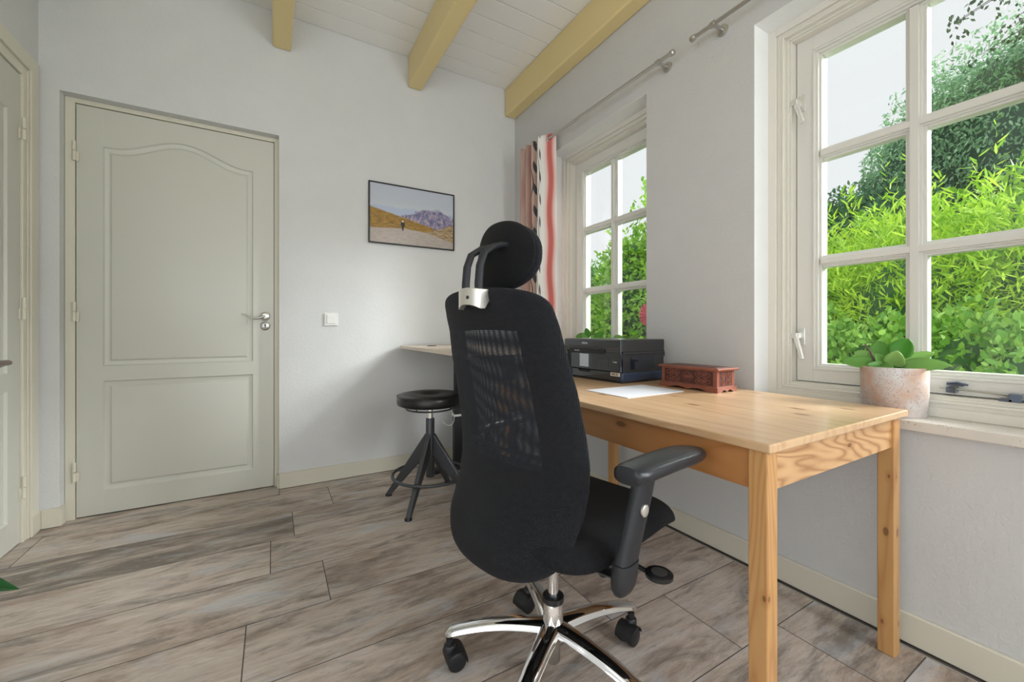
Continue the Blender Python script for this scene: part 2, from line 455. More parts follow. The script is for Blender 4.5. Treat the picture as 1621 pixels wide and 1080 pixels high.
w = wall_holes('y', -3.3, .9, 0, 3.0, -3.6, -3.5, [(-1.9, .3, .7, 2.3)]).build('wall_far_left', M_WALL); tag(w, 'side wall behind the viewpoint', 'wall', **st)  # the window opening here is an unseen addition for light
w = wall_holes('x', -3.6, RX+.14, 0, 3.0, -3.3, -3.2, [(-2.7, .9, .05, 2.4)]).build('wall_behind', M_WALL); tag(w, 'wall behind the viewpoint with an added opening for light', 'wall', **st)  # unseen wall; its wide opening is added to brighten the room

# ceiling boards running along X, with grooves
cb = MB(); y = WY
while y > -3.4:
    cb.box(-3.7, RX+.2, y-.1485+.0035, y-.0005, CZ, CZ+.02); y -= .1485
ce = cb.build('ceiling', M_CEIL, bevel=.003, seg=1); tag(ce, 'white tongue and groove board ceiling', 'ceiling', **st)
MB().box(-3.7, RX+.2, -3.4, WY+.2, CZ+.006, CZ+.06).build('ceiling_grooves', M_GROOVE, ce)
# beams (structure of the roof)
BZ = 2.638
beams = [(1.577, 1.672, 'yellow ceiling beam lying tight along the window wall'), (.806, .906, 'yellow ceiling beam in the middle, pointing at the framed photograph'),
         (-.004, .095, 'yellow ceiling beam over the right side of the door'), (-.83, -.728, 'yellow ceiling beam tip above the left of the door')]
for x0, x1, lb in beams:
    b = MB().box(x0, x1, -3.2, WY-.001, BZ, CZ-.0005).build('ceiling_beam', M_BEAM, bevel=.012, seg=3)
    tag(b, lb, 'beam', 'yellow ceiling beams')

# baseboards
bbh = .094
def bb(name, boxes, label):
    m_ = MB()
    for q in boxes: m_.box(*q)
    o = m_.build(name, M_BASE, bevel=.003, seg=2); tag(o, label, 'baseboard', **st)
bb('baseboard_right', [(RX-.014, RX, -3.2, WY-.015, .004, bbh)], 'cream baseboard below the windows')
bb('baseboard_back', [(.030-.001, RX-.014, WY-.014, WY, .003, bbh), (LX+.013, -.898+.012, WY-.014, WY, .003, bbh), (-.898, -.886, WY, WY+.035, .003, bbh), (.018, .030, WY, WY+.035, .003, bbh-.01)], 'cream baseboard along the door wall')
bb('baseboard_left', [(LX, LX+.013, 2.735, WY, .003, bbh), (LX, LX+.013, .9, 1.66, .003, bbh)], 'short cream baseboard block beside the left door')

# ------------------------------------------------------------------ doors
def arch_loop(x0, x1, z0, z1, rise, ins, n=24):
    x0 += ins; x1 -= ins; z0 += ins; z1 -= ins
    pts = [(x0, z0), (x1, z0)]
    for i in range(n+1):
        t_ = i/n; x = x1+(x0-x1)*t_
        q = abs(2*t_-1)          # 1 at ends, 0 mid
        h = .5+.5*cos(pi*min(1, q/.92)) if rise else 0
        pts.append((x, z1+rise*h))
    return pts
def rect_loop(x0, x1, z0, z1, ins): return [(x0+ins, z0+ins), (x1-ins, z0+ins), (x1-ins, z1-ins), (x0+ins, z1-ins)]
def door_leaf(parent, width, height, front):
    # local: x 0..width from hinge, y = front plane (towards -y is the room), z up
    mb = MB()
    pan = [lambda i: arch_loop(.097, width-.107, .766, 1.900, .088, i), lambda i: rect_loop(.097, width-.107, .125, .690, i)]
    outer = [(0, .006), (width, .006), (width, height), (0, height)]
    loops = [outer]+[p(0) for p in pan]
    flat = [Vector((a, b, 0)) for L in loops for a, b in L]
    tris = tessellate_polygon([[Vector((a, b, 0)) for a, b in L] for L in loops])
    b0 = mb.add([(p.x, front, p.y) for p in flat], [])
    for t_ in tris: mb.f.append(tuple(b0+i for i in t_))
    for p in pan:
        steps = [(0, 0), (.006, .009), (.016, .012), (.026, .011), (.034, .004), (.045, .002)]
        prev = None
        for ins, dep in steps:
            L = p(ins); b = mb.add([(a, front+dep, c) for a, c in L], [])
            if prev is not None:
                n = len(L)
                for i in range(n): mb.f.append((prev+i, prev+(i+1) % n, b+(i+1) % n, b+i))
            prev = b; last = L
        for t_ in tessellate_polygon([[Vector((a, c, 0)) for a, c in last]]): mb.f.append(tuple(prev+i for i in t_))
    n = 4
    bk = mb.add([(a, front+.04, c) for a, c in outer], [])
    for i in range(4): mb.f.append((b0+i, b0+(i+1) % 4, bk+(i+1) % 4, bk+i))
    mb.f.append((bk, bk+1, bk+2, bk+3))
    o = mb.build('leaf', M_DOOR, parent, smooth=True, angle=25)
    sm = MB()
    for z0_, z1_ in ((.008, .125), (1.905, height-.002)):
        sm.box(.0965, .0975, front-.0004, front+.001, z0_, z1_)
    sm.build('rail_joint', M_TRIM, o)
    return o
def hinge(parent, x, y, z, ax=(0, 0)):
    h = MB()
    h.lathe([(.0075, 0), (.0075, .047)], 12, (x, y, z)); h.lathe([(.0075, .05), (.0075, .098)], 12, (x, y, z))
    h.box(x, x+.016, y+.004, y+.009, z, z+.047)
    h.build('hinge', M_TRIM, parent, smooth=True)

d1 = thing('door_1', 'cream panelled door with arched upper panel and lever handle, facing the room', 'door', (-.857, DY, 0), kind='structure')
DW = .860
door_leaf(d1, DW, 2.092, 0)
fr_ = MB()
fr_.box(-.0385, -.003, -.008, .06, 0, 2.0955); fr_.box(DW+.003, DW+.0262, -.008, .06, 0, 2.0955)
fr_.box(-.0385, DW+.0262, -.008, .06, 2.0955, 2.118)
fr_.box(DW+.0262, DW+.0275, -.061, -.008, .085, 2.118)
fr_.build('door_frame', M_TRIM, d1, bevel=.002)
MB().box(-.003, DW+.003, .012, .058, .0, 2.0955).build('frame_rebate', M_DARKGAP, d1)
for z in (1.803, .996, .191): hinge(d1, -.004, -.014, z)
# lever handle
hx, hz = .815, 1.036
h = MB(); h.lathe([(.026, -.001), (.026, -.009), (.022, -.012)], 28, (hx, 0, hz), 'y')
h.tube([(hx, -.008, hz), (hx, -.048, hz), ], .0095, 14)
pts = []
for i in range(17):
    t_ = i/16; pts.append((hx-.118*t_, -.050-.004*sin(pi*t_), hz-.014*sin(pi*min(1, t_*1.15))+.010*t_**3))
h.tube(pts, [.0115-.0075*(i/16)**1.2 for i in range(17)], 12, flat=.8)
h.lathe([(.012, .0), (.012, -.014)], 18, (hx, -.044, hz), 'y')
h.build('lever_handle', M_STEEL, d1, smooth=True)
esc = MB().lathe([(.026, -.0005), (.026, -.008), (.022, -.011)], 28, (hx, 0, .978), 'y').build('keyhole_rosette', M_STEEL, d1, smooth=True)
MB().lathe([(.005, -.0108), (.005, -.0118)], 12, (hx, 0, .983), 'y').box(hx-.0025, hx+.0025, -.0118, -.0108, .968, .983).build('keyhole', M_DARKGAP, esc)

d2 = thing('door_2', 'pale panelled door at the left edge, hinged beside the room corner', 'door', (-.977, 2.683, 0), rz=-pi/2+pi, kind='structure')
# local x runs towards -Y world; front faces +X world
d2.rotation_euler = (0, 0, -pi/2)
def mirror_front(o):
    for v in o.data.vertices: v.co.y = -v.co.y
    o.data.flip_normals()
lf = door_leaf(d2, DW, 2.092, 0); mirror_front(lf)
for c in lf.children: mirror_front(c)
f2 = MB()
f2.box(-.118, -.004, -.09, .009, 0, 2.185); f2.box(DW+.004, DW+.09, -.09, .009, 0, 2.185); f2.box(-.004, DW+.004, -.09, .009, 2.096, 2.185)
f2.box(-.118, -.050, .009, .020, 0, 2.205); f2.box(DW+.05, DW+.118, .009, .020, 0, 2.205); f2.box(-.050, DW+.05, .009, .020, 2.14, 2.205)
f2.box(-.044, -.034, .009, .014, 0, 2.13)
f2.build('door_frame', M_TRIM, d2, bevel=.003)
MB().box(-.004, DW+.004, -.06, -.012, 0, 2.096).build('frame_rebate', M_DARKGAP, d2)
for z in (1.805, 1.0, .2):
    h = MB(); h.lathe([(.0075, 0), (.0075, .047)], 12, (-.006, .012, z)); h.lathe([(.0075, .05), (.0075, .098)], 12, (-.006, .012, z))
    h.box(-.006, .012, .001, .006, z, z+.047)
    h.build('hinge', M_TRIM, d2, smooth=True)

# ------------------------------------------------------------------ windows (one builder)
def make_window(idx, y0, y1, label, hw):
    t_ = thing('window_%d' % idx, label, 'window', (0, 0, 0), kind='structure')
    z0, z1 = WZ0, WZ1
    f = MB()
    F = [(0, .030, 1.772), (.030, .020, 1.783), (.050, .007, 1.778), (.057, .010, 1.797), (.067, .0065, 1.806)]
    for o_, w_, x_ in F:
        f.ring(x_, 1.87, y0+o_, y1-o_, z0+o_*.86, z1-o_*.9, w_+.0005)
    f.build('frame', M_WINF, t_, bevel=.0022, seg=2)
    MB().ring(1.852, 1.90, y0+.0725, y1-.0725, z0+.062, z1-.064, .004).build('frame_gap', M_DARKGAP, t_)
    sy0, sy1, sz0, sz1 = y0+.0765, y1-.0765, .749, 2.113
    sa = MB()
    sa.ring(1.842, 1.905, sy0, sy1, sz0, sz1, .0575, .055, .048)
    gy0, gy1, gz0, gz1 = y0+.157, y1-.157, .820, 2.032
    def bead(d, x):
        sa.ring(x, 1.905, gy0-d, gy1+d, gz0-d*1.0, gz1+d*1.0, .0085)
    bead(.0235, 1.838); bead(.0155, 1.848); bead(.0085, 1.860); 
    cy = (y0+y1)/2
    for dy, x in ((.027, 1.866), (.0185, 1.856), (.012, 1.846)):
        sa.box(x, 1.905, cy-dy, cy+dy, gz0-.001, gz1+.001)
    for cz in (1.644, 1.222):
        for dz, x in ((.0235, 1.8665), (.0165, 1.8565), (.011, 1.8465)):
            sa.box(x, 1.905, gy0, gy1, cz-dz, cz+dz)
    s_ = sa.build('sash', M_WIN, t_, bevel=.0018, seg=2)
    p = MB().box(1.884, 1.888, gy0-.004, gy1+.004, gz0-.004, gz1+.004).build('pane', M_GLASS, t_)
    if hw:
        for hz_ in (1.850, .915):
            h = MB(); yy = sy1-.022
            h.box(1.834, 1.842, yy-.011, yy+.011, hz_-.022, hz_+.045)
            h.box(1.800, 1.836, yy+.004, yy+.040, hz_+.004, hz_+.026)
            h.box(1.803, 1.818, yy+.030, yy+.046, hz_-.020, hz_+.006)
            hb = h.build('espagnolette_plate', M_ALU, t_, bevel=.002)
            l_ = MB().tube([(1.818, yy+.012, hz_+.022), (1.808, yy+.008, hz_), (1.806, yy-.006, hz_-.045), (1.800, yy-.016, hz_-.078)], [.010, .0095, .0085, .0075], 10, flat=.65, up=(1, 0, 0))
            l_.build('lever', M_ALU, hb, smooth=True)
        st_ = MB(); st_.tube([(1.822, y0+.10, .7585), (1.822, .44, .7715)], .0032, 8)
        sb = st_.build('casement_stay', M_STEEL, t_, smooth=True)
        q = MB(); q.box(1.812, 1.842, .402, .424, .757, .775); q.box(1.826, 1.842, .388, .426, .778, .7865); q.tube([(1.826, .425, .785), (1.820, .400, .790), (1.822, .378, .784)], .0035, 8)
        q.build('stay_pin', M_DCHROME, sb, bevel=.001)
        q = MB(); q.box(1.806, 1.842, .272, .297, .747, .770); q.box(1.806, 1.842, .29, .316, .747, .754)
        q.build('stay_bracket', M_DCHROME, sb, bevel=.001)
    # stone sill
    sl = MB().box(RX-.032, 1.80, y0-.012 if idx > 0 else y0, y1+.0005 if idx != 2 else y1, SILLZ-.031, SILLZ)
    sl.build('sill_stone', M_SILL, t_, bevel=.003)
    MB().box(1.80, 1.87, y0, y1, SILLZ-.03, SILLZ+.03).build('sill_board', M_WINF, t_)
    return t_
make_window(1, *WINS[0], 'cream six-pane window behind the printer', False)
make_window(2, *WINS[1], 'large cream six-pane window above the table end, with lever handles', True)
make_window(3, *WINS[2], 'cream six-pane window behind the viewpoint', False)
make_window(4, *WINS[3], 'cream six-pane window at the rear of the room', False)

# ------------------------------------------------------------------ curtain rods and curtain
RODX, RODZ = 1.600, 2.240
def rod(label, ya, yb, brackets, ends):
    t_ = thing('curtain_rod', label, 'curtain rod', (RODX, ya, RODZ), group=None)
    MB().tube([(0, 0, 0), (0, yb-ya, 0)], .0085, 14).build('pole', M_STEEL, t_, smooth=True)
    for e_ in ends:
        d = 1 if e_ > (ya+yb)/2 else -1
        MB().lathe([(.0105, 0), (.0135, .006*d), (.0135, .022*d), (.009, .027*d)], 18, (0, e_-ya, 0), 'y').build('finial', M_STEEL, t_, smooth=True)
    for b_ in brackets:
        q = MB(); q.tube([(0, b_-ya, 0), (RX-RODX-.004, b_-ya, 0)], .0075, 12)
        q.lathe([(.0135, -.009), (.0135, .009)], 16, (0, b_-ya, 0), 'y')
        o = q.build('bracket', M_STEEL, t_, smooth=True)
        MB().lathe([(.024, 0), (.024, -.007), (.018, -.010)], 24, (RX-RODX, b_-ya, 0), 'x').build('wall_flange', M_STEEL, o, smooth=True)
rod('brushed steel curtain rod over the far window, carrying the patterned curtain', 1.285, 2.56, (1.352, 2.50), (1.285, 2.56))
rod('brushed steel curtain rod over the near window, cut off by the top edge', -.12, 1.148, (1.066, -.04), (1.148, -.12))

def curtain_mat():
    m = mat('patterned_curtain', (.7, .65, .6), .85, sheen=.2, spec=.2); t = NT(m)
    v = t.coord('UV'); s_ = t.n('ShaderNodeSeparateXYZ'); t.l(v, s_.inputs[0])
    U, V = s_.outputs[0], s_.outputs[1]
    wob = t.math('MULTIPLY', t.math('SINE', t.math('MULTIPLY', V, 21)), .012)
    u2 = t.math('ADD', U, wob)
    c = t.ramp(u2, [(0, (.60, .36, .32)), (.10, (.50, .28, .26)), (.16, (.70, .58, .50)), (.26, (.58, .40, .34)), (.34, (.42, .24, .22)), (.40, (.68, .55, .47)), (.50, (.55, .38, .32)), (.60, (.72, .62, .54)), (.66, (.86, .84, .80)), (.78, (.88, .86, .84)), (.84, (.82, .60, .57)), (.875, (.60, .16, .14)), (.93, (.58, .15, .13)), (.965, (.80, .52, .48)), (1, (.84, .74, .70))])
    # vine stems
    for u0, fr, ph in ((.20, 21, 0), (.36, 25, 1), (.58, 19, 2), (.47, 23, 3), (.685, 20, 4)):
        dd = t.math('ABSOLUTE', t.math('SUBTRACT', U, t.math('MULTIPLY_ADD', t.math('SINE', t.math('MULTIPLY_ADD', V, fr, ph)), .022, u0)))
        k = t.math('LESS_THAN', dd, .005)
        c = t.mix(k, c, (.07, .065, .075))
        # leaves alternating on the stem
        ph2 = t.math('FRACT', t.math('MULTIPLY_ADD', V, 9, ph*.37))
        du = t.math('SUBTRACT', t.math('SUBTRACT', U, u0+.026), t.math('MULTIPLY', ph2, .03))
        lw = t.math('MULTIPLY', t.math('SINE', t.math('MULTIPLY', t.math('MINIMUM', t.math('MULTIPLY', ph2, 1.7), 1), pi)), .014)
        k2 = t.math('LESS_THAN', t.math('ABSOLUTE', du), lw)
        c = t.mix(k2, c, (.075, .075, .09))
    t.base(c)
    t.bump(t.noise(t.coord('UV', (200, 500, 1)), 1, 2), .1, .001); return m
M_CURT = curtain_mat()
ct = thing('curtain', 'pink and cream leaf-patterned eyelet curtain gathered left of the far window', 'curtain', (RODX, 2.2, RODZ))
def cur_xy(u):
    # 0 far (wall side) .. 1 near
    if u < .66:
        q = u/.66; y = 2.590-.250*q; x = -.003+.034*cos(q*pi*7)
    else:
        q = (u-.66)/.34; y = 2.340-.115*q; x = -.037+.075*q**1.3
    return x, y-2.2
NU, NV = 200, 70; mb = MB(); uvs = []
for j in range(NV+1):
    v_ = j/NV; z = .036-1.385*v_
    for i in range(NU+1):
        u_ = i/NU; x, y = cur_xy(u_)
        x += .004*sin(3*v_*pi+u_*9)*v_; y += (.010*sin(v_*7+u_*4)*v_)-.0*v_
        y += .02*v_*(.5-u_)
        mb.v.append((x, y, z)); uvs.append((u_, v_))
for j in range(NV):
    for i in range(NU):
        a = j*(NU+1)+i; mb.f.append((a, a+1, a+NU+2, a+NU+1))
c_ = mb.build('cloth', M_CURT, ct, smooth=True, angle=180, fixn=False); grid_uv(c_.data, uvs)
md = c_.modifiers.new('thick', 'SOLIDIFY'); md.thickness = .0015
q = MB()
for u_ in (.045, .14, .235, .33, .425, .52, .62, .85):
    x, y = cur_xy(u_); q.tube([(x+.0*cos(a), y+.018*cos(a)*.5, .018*sin(a)) for a in [k*2*pi/16 for k in range(16)]], .0045, 8, closed=True)
q.build('eyelet', M_STEEL, ct, smooth=True)['kind'] = 'stuff'

# ------------------------------------------------------------------ framed photograph
def photo_mat():
    m = mat('mountain_road_print', (.5, .5, .5), .25); t = NT(m)
    v = t.coord('UV'); s_ = t.n('ShaderNodeSeparateXYZ'); t.l(v, s_.inputs[0]); U, V = s_.outputs[0], s_.outputs[1]
    n = t.noise(t.coord('UV', (9, 9, 1)), 1, 6, .7); nf = t.noise(t.coord('UV', (14, 40, 1)), 1, 5, .7)
    nb = t.noise(t.coord('UV', (30, 10, 1)), 1, 5, .7)
    c = t.ramp(V, [(.5, (.60, .63, .68)), (.75, (.50, .55, .63)), (1, (.50, .54, .64))])
    # far pale ridge
    def below(lim, soft=.01):
        mr = t.n('ShaderNodeMapRange'); mr.inputs[1].default_value = -soft; mr.inputs[2].default_value = soft
        t.l(t.math('SUBTRACT', lim, V), mr.inputs[0]); return mr.outputs[0]
    far = t.math('ADD', t.math('MULTIPLY', n, .14), .56)
    c = t.mix(below(far), c, (.45, .52, .68))
    # main mountains: rise to the right
    pk = t.math('MULTIPLY', t.math('SMOOTH_MIN', t.math('MULTIPLY', t.math('SUBTRACT', U, .18), .62), .30, .06), 1)
    dr = t.math('MULTIPLY', t.math('MAXIMUM', t.math('SUBTRACT', U, .82), 0), .55)
    ml = t.math('SUBTRACT', t.math('ADD', t.math('ADD', pk, .37), t.math('MULTIPLY', t.math('SUBTRACT', n, .5), .22)), dr)
    mc = t.ramp(nb, [(.35, (.10, .10, .22)), (.5, (.24, .22, .36)), (.62, (.50, .42, .46)), (.75, (.55, .5, .52))])
    c = t.mix(below(ml), c, mc)
    # grass slope falling to the right
    hl = t.math('ADD', t.math('MULTIPLY_ADD', U, -.34, .60), t.math('MULTIPLY', t.math('SUBTRACT', nf, .5), .05))
    gc = t.ramp(nf, [(.3, (.10, .07, .02)), (.45, (.28, .15, .03)), (.6, (.42, .25, .04)), (.75, (.45, .36, .10))])
    c = t.mix(below(hl), c, gc)
    # right scrub
    rl = t.math('ADD', t.math('MULTIPLY_ADD', U, .55, -.10), t.math('MULTIPLY', t.math('SUBTRACT', n, .5), .12))
    c = t.mix(below(rl), c, t.ramp(nf, [(.35, (.16, .12, .06)), (.55, (.45, .32, .18)), (.7, (.6, .48, .34))]))
    # road
    rd = t.math('SUBTRACT', t.math('MULTIPLY_ADD', t.math('ABSOLUTE', t.math('SUBTRACT', U, .40)), -.12, .285), t.math('MULTIPLY', t.math('MAXIMUM', t.math('SUBTRACT', U, .66), 0), .28))
    c = t.mix(below(rd), c, t.ramp(nf, [(.3, (.38, .32, .28)), (.7, (.52, .46, .42))]))
    t.base(c); return m
pf = thing('framed_photograph', 'black framed photograph of a cyclist on a mountain road', 'picture', (.845, WY, 1.7385))
hw_, hh = .302, .2045
q = MB()
for a in ((-hw_, hw_, -hh, -hh+.008), (-hw_, hw_, hh-.008, hh), (-hw_, -hw_+.008, -hh+.008, hh-.008), (hw_-.008, hw_, -hh+.008, hh-.008)):
    q.box(a[0], a[1], -.020, -.001, a[2], a[3])
q.build('frame', M_BLACK, pf, bevel=.001)
q = MB(); q.add([(-hw_+.007, -.012, -hh+.007), (hw_-.007, -.012, -hh+.007), (hw_-.007, -.012, hh-.007), (-hw_+.007, -.012, hh-.007)], [(0, 1, 2, 3)])
q.add([(-hw_+.007, -.002, -hh+.007), (hw_-.007, -.002, -hh+.007), (hw_-.007, -.002, hh-.007), (-hw_+.007, -.002, hh-.007)], [(0, 1, 2, 3)])
pp = q.build('print', photo_mat(), pf, fixn=False); grid_uv(pp.data, [(0, 0), (1, 0), (1, 1), (0, 1)]*2)
q = MB()   # small cyclist printed on the picture
cx_, cz_ = -.302+.604*.375, -.2045+.409*.335
q.prism([(cx_+a, cz_+b) for a, b in ((-.004, -.035), (.004, -.035), (.006, -.012), (.015, .0), (.014, .016), (.008, .024), (-.008, .024), (-.014, .014), (-.013, 0), (-.006, -.012))], -.0128, -.0122, 'xz')
q.build('cyclist', M_BLACK, pp)
q = MB(); q.prism([(cx_+.006*cos(a), cz_+.029+.006*sin(a)) for a in [k*pi/5 for k in range(10)]], -.0130, -.0122, 'xz')
q.build('cyclist_helmet', M_WHITE, pp)

# light switch
sw = thing('light_switch', 'white square rocker light switch on the plaster wall right of the door', 'light switch', (.317, WY, 1.021))
MB().box(-.041, .041, -.010, 0, -.041, .041).build('plate', M_WHITE, sw, bevel=.006, seg=3)
MB().box(-.027, .027, -.0155, -.009, -.027, .027).build('rocker', M_WHITE, sw, bevel=.003)

# ------------------------------------------------------------------ pine table
TX0, TX1, TY0, TY1, TZ = .872, 1.614, .455, 1.655, .717
tb = thing('table', 'rectangular oiled pine table with knots under the windows', 'table', ((TX0+TX1)/2, (TY0+TY1)/2, 0))
hx_, hy_ = (TX1-TX0)/2, (TY1-TY0)/2
ox, oy = (TX0+TX1)/2, (TY0+TY1)/2
tp = MB().box(-hx_, hx_, -hy_, hy_, TZ-.0195, TZ).build('tabletop', M_PINE_TOP, tb, bevel=.004, seg=3)
legs = []
ins = .0125; lw = .0405
for sx in (0, 1):
    for sy in (0, 1):
        x0 = -hx_+ins if sx == 0 else hx_-ins-lw-.008
        y0 = -hy_+ins if sy == 0 else hy_-ins-lw
        MB().box(x0, x0+lw, y0, y0+lw, 0, TZ-.0195).build('leg', M_PINE_LEG, tb, bevel=.003)
az0, az1 = TZ-.0195-.088, TZ-.0195
MB().box(-hx_+ins+.006, -hx_+ins+.026, -hy_+ins+lw, hy_-ins-lw, az0, az1).build('front_apron', M_PINE_APRON_SHADED, tb)
MB().box(hx_-ins-.034, hx_-ins-.014, -hy_+ins+lw, hy_-ins-lw, az0, az1).build('rear_apron', M_PINE_APRON_SHADED, tb)
MB().box(-hx_+ins+lw, hx_-ins-lw-.008, -hy_+ins+.008, -hy_+ins+.028, az0, az1).build('end_apron', M_PINE_END, tb)
MB().box(-hx_+ins+lw, hx_-ins-lw-.008, hy_-ins-.028, hy_-ins-.008, az0, az1).build('end_apron', M_PINE_END, tb)

# ------------------------------------------------------------------ printer
pr = thing('printer', 'black multifunction printer with a small screen on the far end of the pine table', 'printer', (1.310, 1.303, TZ), rz=radians(1.2))
PW, PD, PH = .392, .285, .193      # along +Y, +X, Z ; local x depth, y width
M_PRN = mat('printer_gloss_black', (.010, .014, .022), .10, coat=.7)
M_PRNM = mat('printer_matt_black', (.030, .030, .032), .26)
M_PRNB = mat('printer_base_blue_black', (.030, .042, .075), .25)
M_SCREEN = mat('printer_screen', (.50, .56, .62), .12)
MB().box(.004, PD, .0, PW, .006, .048).build('base', M_PRNB, pr, bevel=.010, seg=3)
MB().box(.010, PD-.01, .005, PW-.005, .0, .008).build('feet', M_BLACK, pr)
MB().box(.012, PD, .003, PW-.003, .046, .128).build('body', M_PRNM, pr, bevel=.004)
MB().box(.060, .210, -.0005, .004, .058, .118).build('side_cover', M_PRN, pr)
MB().box(.012, PD+.002, -.001, PW+.001, .126, .138).build('seam_band', M_PRNM, pr, bevel=.003)
lid = MB().box(.002, PD, .0, PW, .136, PH).build('scanner_lid', M_PRNM, pr, bevel=.005, seg=3)
MB().box(-.002, .004, .002, PW-.002, .132, PH-.003).build('lid_front', M_PRN, lid, bevel=.004, seg=3)
pf_ = MB().box(-.004, .014, .0, PW-.055, .048, .134).build('front_panel', M_PRN, pr, bevel=.004, seg=2)
MB().box(-.008, -.003, .098, .345, .125, .147).build('panel_grip', M_BLACK, pf_, bevel=.004)
MB().box(-.0060, -.0035, .205, .268, .060, .122).build('screen', M_SCREEN, pf_, bevel=.001)
MB().box(-.0045, -.0035, .0725, .0735, .05, .124).build('panel_joint', M_DARKGAP, pf_)
MB().box(.001, .006, .025, PW-.06, .010, .046).build('paper_tray', M_PRN, pr, bevel=.002)
MB().prism([(.195, .046), (.285, .046), (.275, .034), (.205, .034)], -.001, .002, 'yz').build('tray_grip', M_BLACK, pr)
MB().box(PD-.002, PD+.012, .006, .020, .112, .134).build('rear_hinge', M_BLACK, pr, bevel=.003)
def text(name, body, size, loc, rot, m, parent, ext=.0004):
    cu = bpy.data.curves.new(name, 'FONT'); cu.body = body; cu.size = size; cu.extrude = ext; cu.align_x = 'CENTER'; cu.align_y = 'CENTER'
    cu.materials.append(m); o = bpy.data.objects.new(name, cu); COL.objects.link(o)
    dg = bpy.context.evaluated_depsgraph_get(); me = bpy.data.meshes.new_from_object(o.evaluated_get(dg)); bpy.data.objects.remove(o)
    o = bpy.data.objects.new(name, me); COL.objects.link(o); o.parent = parent; o.location = loc; o.rotation_euler = rot; return o
RF = (pi/2, 0, -pi/2)
M_LOGO = mat('logo_silver', (.75, .75, .75), .3)
text('maker_logo', 'EPSON', .013, (-.0026, .235, .172), RF, M_LOGO, lid)
text('model_mark', 'XP-900', .008, (-.0046, .035, .092), RF, M_LOGO, pf_)
text('grip_lettering', 'Expression', .008, (-.0086, .285, .137), RF, M_LOGO, pf_)
lbm = mat('ink_sticker', (.70, .62, .52), .5)
ls = MB().box(-.0004, .004, .012, .066, .030, .046).build('sticker', lbm, pr)
text('sticker_lettering', 'INK 33', .012, (-.0010, .039, .038), RF, M_PRN, ls)

# ------------------------------------------------------------------ carved box
def carved_mat():
    m = mat('carved_redwood', (.30, .095, .055), .38, coat=.2); t = NT(m); v = t.coord()
    n = t.noise(v, 40, 5)
    t.base(t.mix(n, (.17, .042, .025), (.32, .105, .06))); t.bump(n, .15, .001); return m
M_CARV = carved_mat(); M_CARVD = mat('carved_recess', (.075, .02, .015), .5)
cbx = thing('carved_box', 'reddish carved wooden chest with scroll pattern beside the printer', 'box', (1.4185, .927, TZ))
BL, BD = .262, .122
MB().box(.006, BD-.006, .006, BL-.006, .014, .082).build('body', M_CARV, cbx, bevel=.001)
MB().box(-.005, BD+.005, -.006, BL+.006, .082, .091).build('lid', M_CARV, cbx, bevel=.003, seg=3)
MB().box(.012, BD-.012, .012, BL-.012, .0905, .0925).build('lid_carving', M_CARVD, cbx, bevel=.001)
def skirt(x0, x1, ax):
    L = x1-x0; pts = [(x0, .020), (x0, 0), (x0+.028*L/.26+.012, 0)]
    n = 24
    for i in range(n+1):
        q_ = i/n; a = x0+L*(.16+.68*q_)
        b_ = .010-.0045*abs(cos(q_*2*pi))-.004*max(0, 1-abs(q_-.5)*9)
        b_ *= min(1, q_*8, (1-q_)*8)
        pts.append((a, b_))
    pts += [(x1-.012-.028*L/.26, 0), (x1, 0), (x1, .020)]
    return pts
q = MB(); q.prism(skirt(0, BL, 0), 0, .007, 'yz'); q.prism(skirt(0, BL, 0), BD-.007, BD, 'yz')
q.prism(skirt(.007, BD-.007, 0), 0, .007, 'xz'); q.prism(skirt(.007, BD-.007, 0), BL-.007, BL, 'xz')
q.build('plinth', M_CARV, cbx, bevel=.0008)
# carved ornament on the long face: recess panel, then raised spirals, drops and a lattice diamond
q = MB().box(.0052, .0065, .022, BL-.022, .024, .077); q.box(.022, BD-.022, .0052, .0065, .024, .077)
q.build('carved_field', M_CARVD, cbx)
q = MB()
def spiral(cy, cz, r, flip=1, face='long', turns=1.6):
    pts = []
    for i in range(26):
        t_ = i/25; a = flip*(t_*turns*2*pi)+pi; rr = r*(1-.8*t_)
        a2, b2 = cy+rr*cos(a), cz+rr*sin(a)
        pts.append((.0045, a2, b2) if face == 'long' else (a2, .0045, b2))
    return pts
def dropline(cy, cz, r, d):
    pts = []
    for i in range(25):
        a = 2*pi*i/24; x = cos(a); rr = r*(1+.0*x)
        pts.append((.0045, cy+d*(r*x*1.25+(r*.5 if x > .6 else 0)), cz+r*sin(a)*(1-.45*max(0, x))))
    return pts
for sgn in (-1, 1):
    for cz_ in (.0375, .0635):
        for k in (1, 2):
            cyy = BL/2+sgn*(.030+.027*k-.006)
            q.tube(dropline(cyy, cz_, .0115, sgn), .0012, 6, cap=False)
            q.tube(spiral(cyy, cz_, .0075, sgn), .0011, 6)
cyy, cz_ = BL/2, .0505
for d_ in (.026, .019):
    q.tube([(.0045, cyy-d_, cz_), (.0045, cyy, cz_+d_), (.0045, cyy+d_, cz_), (.0045, cyy, cz_-d_), (.0045, cyy-d_, cz_)], .0012, 6)
for k in range(-3, 4):
    o_ = k*.0045; h_ = .017-abs(o_)
    q.tube([(.0045, cyy+o_-h_/2-.0, cz_+o_*.0+h_/2), (.0045, cyy+o_+h_/2, cz_-h_/2)], .0008, 5)
    q.tube([(.0045, cyy+o_-h_/2, cz_-h_/2), (.0045, cyy+o_+h_/2, cz_+h_/2)], .0008, 5)
q.build('front_carving', M_CARV, cbx, smooth=True)
q = MB()
for cx2 in (.042, .080):
    for cz2 in (.0375, .0635):
        q.tube(spiral(cx2, cz2, .012, 1 if cx2 < .06 else -1, 'short', 2), .0013, 6)
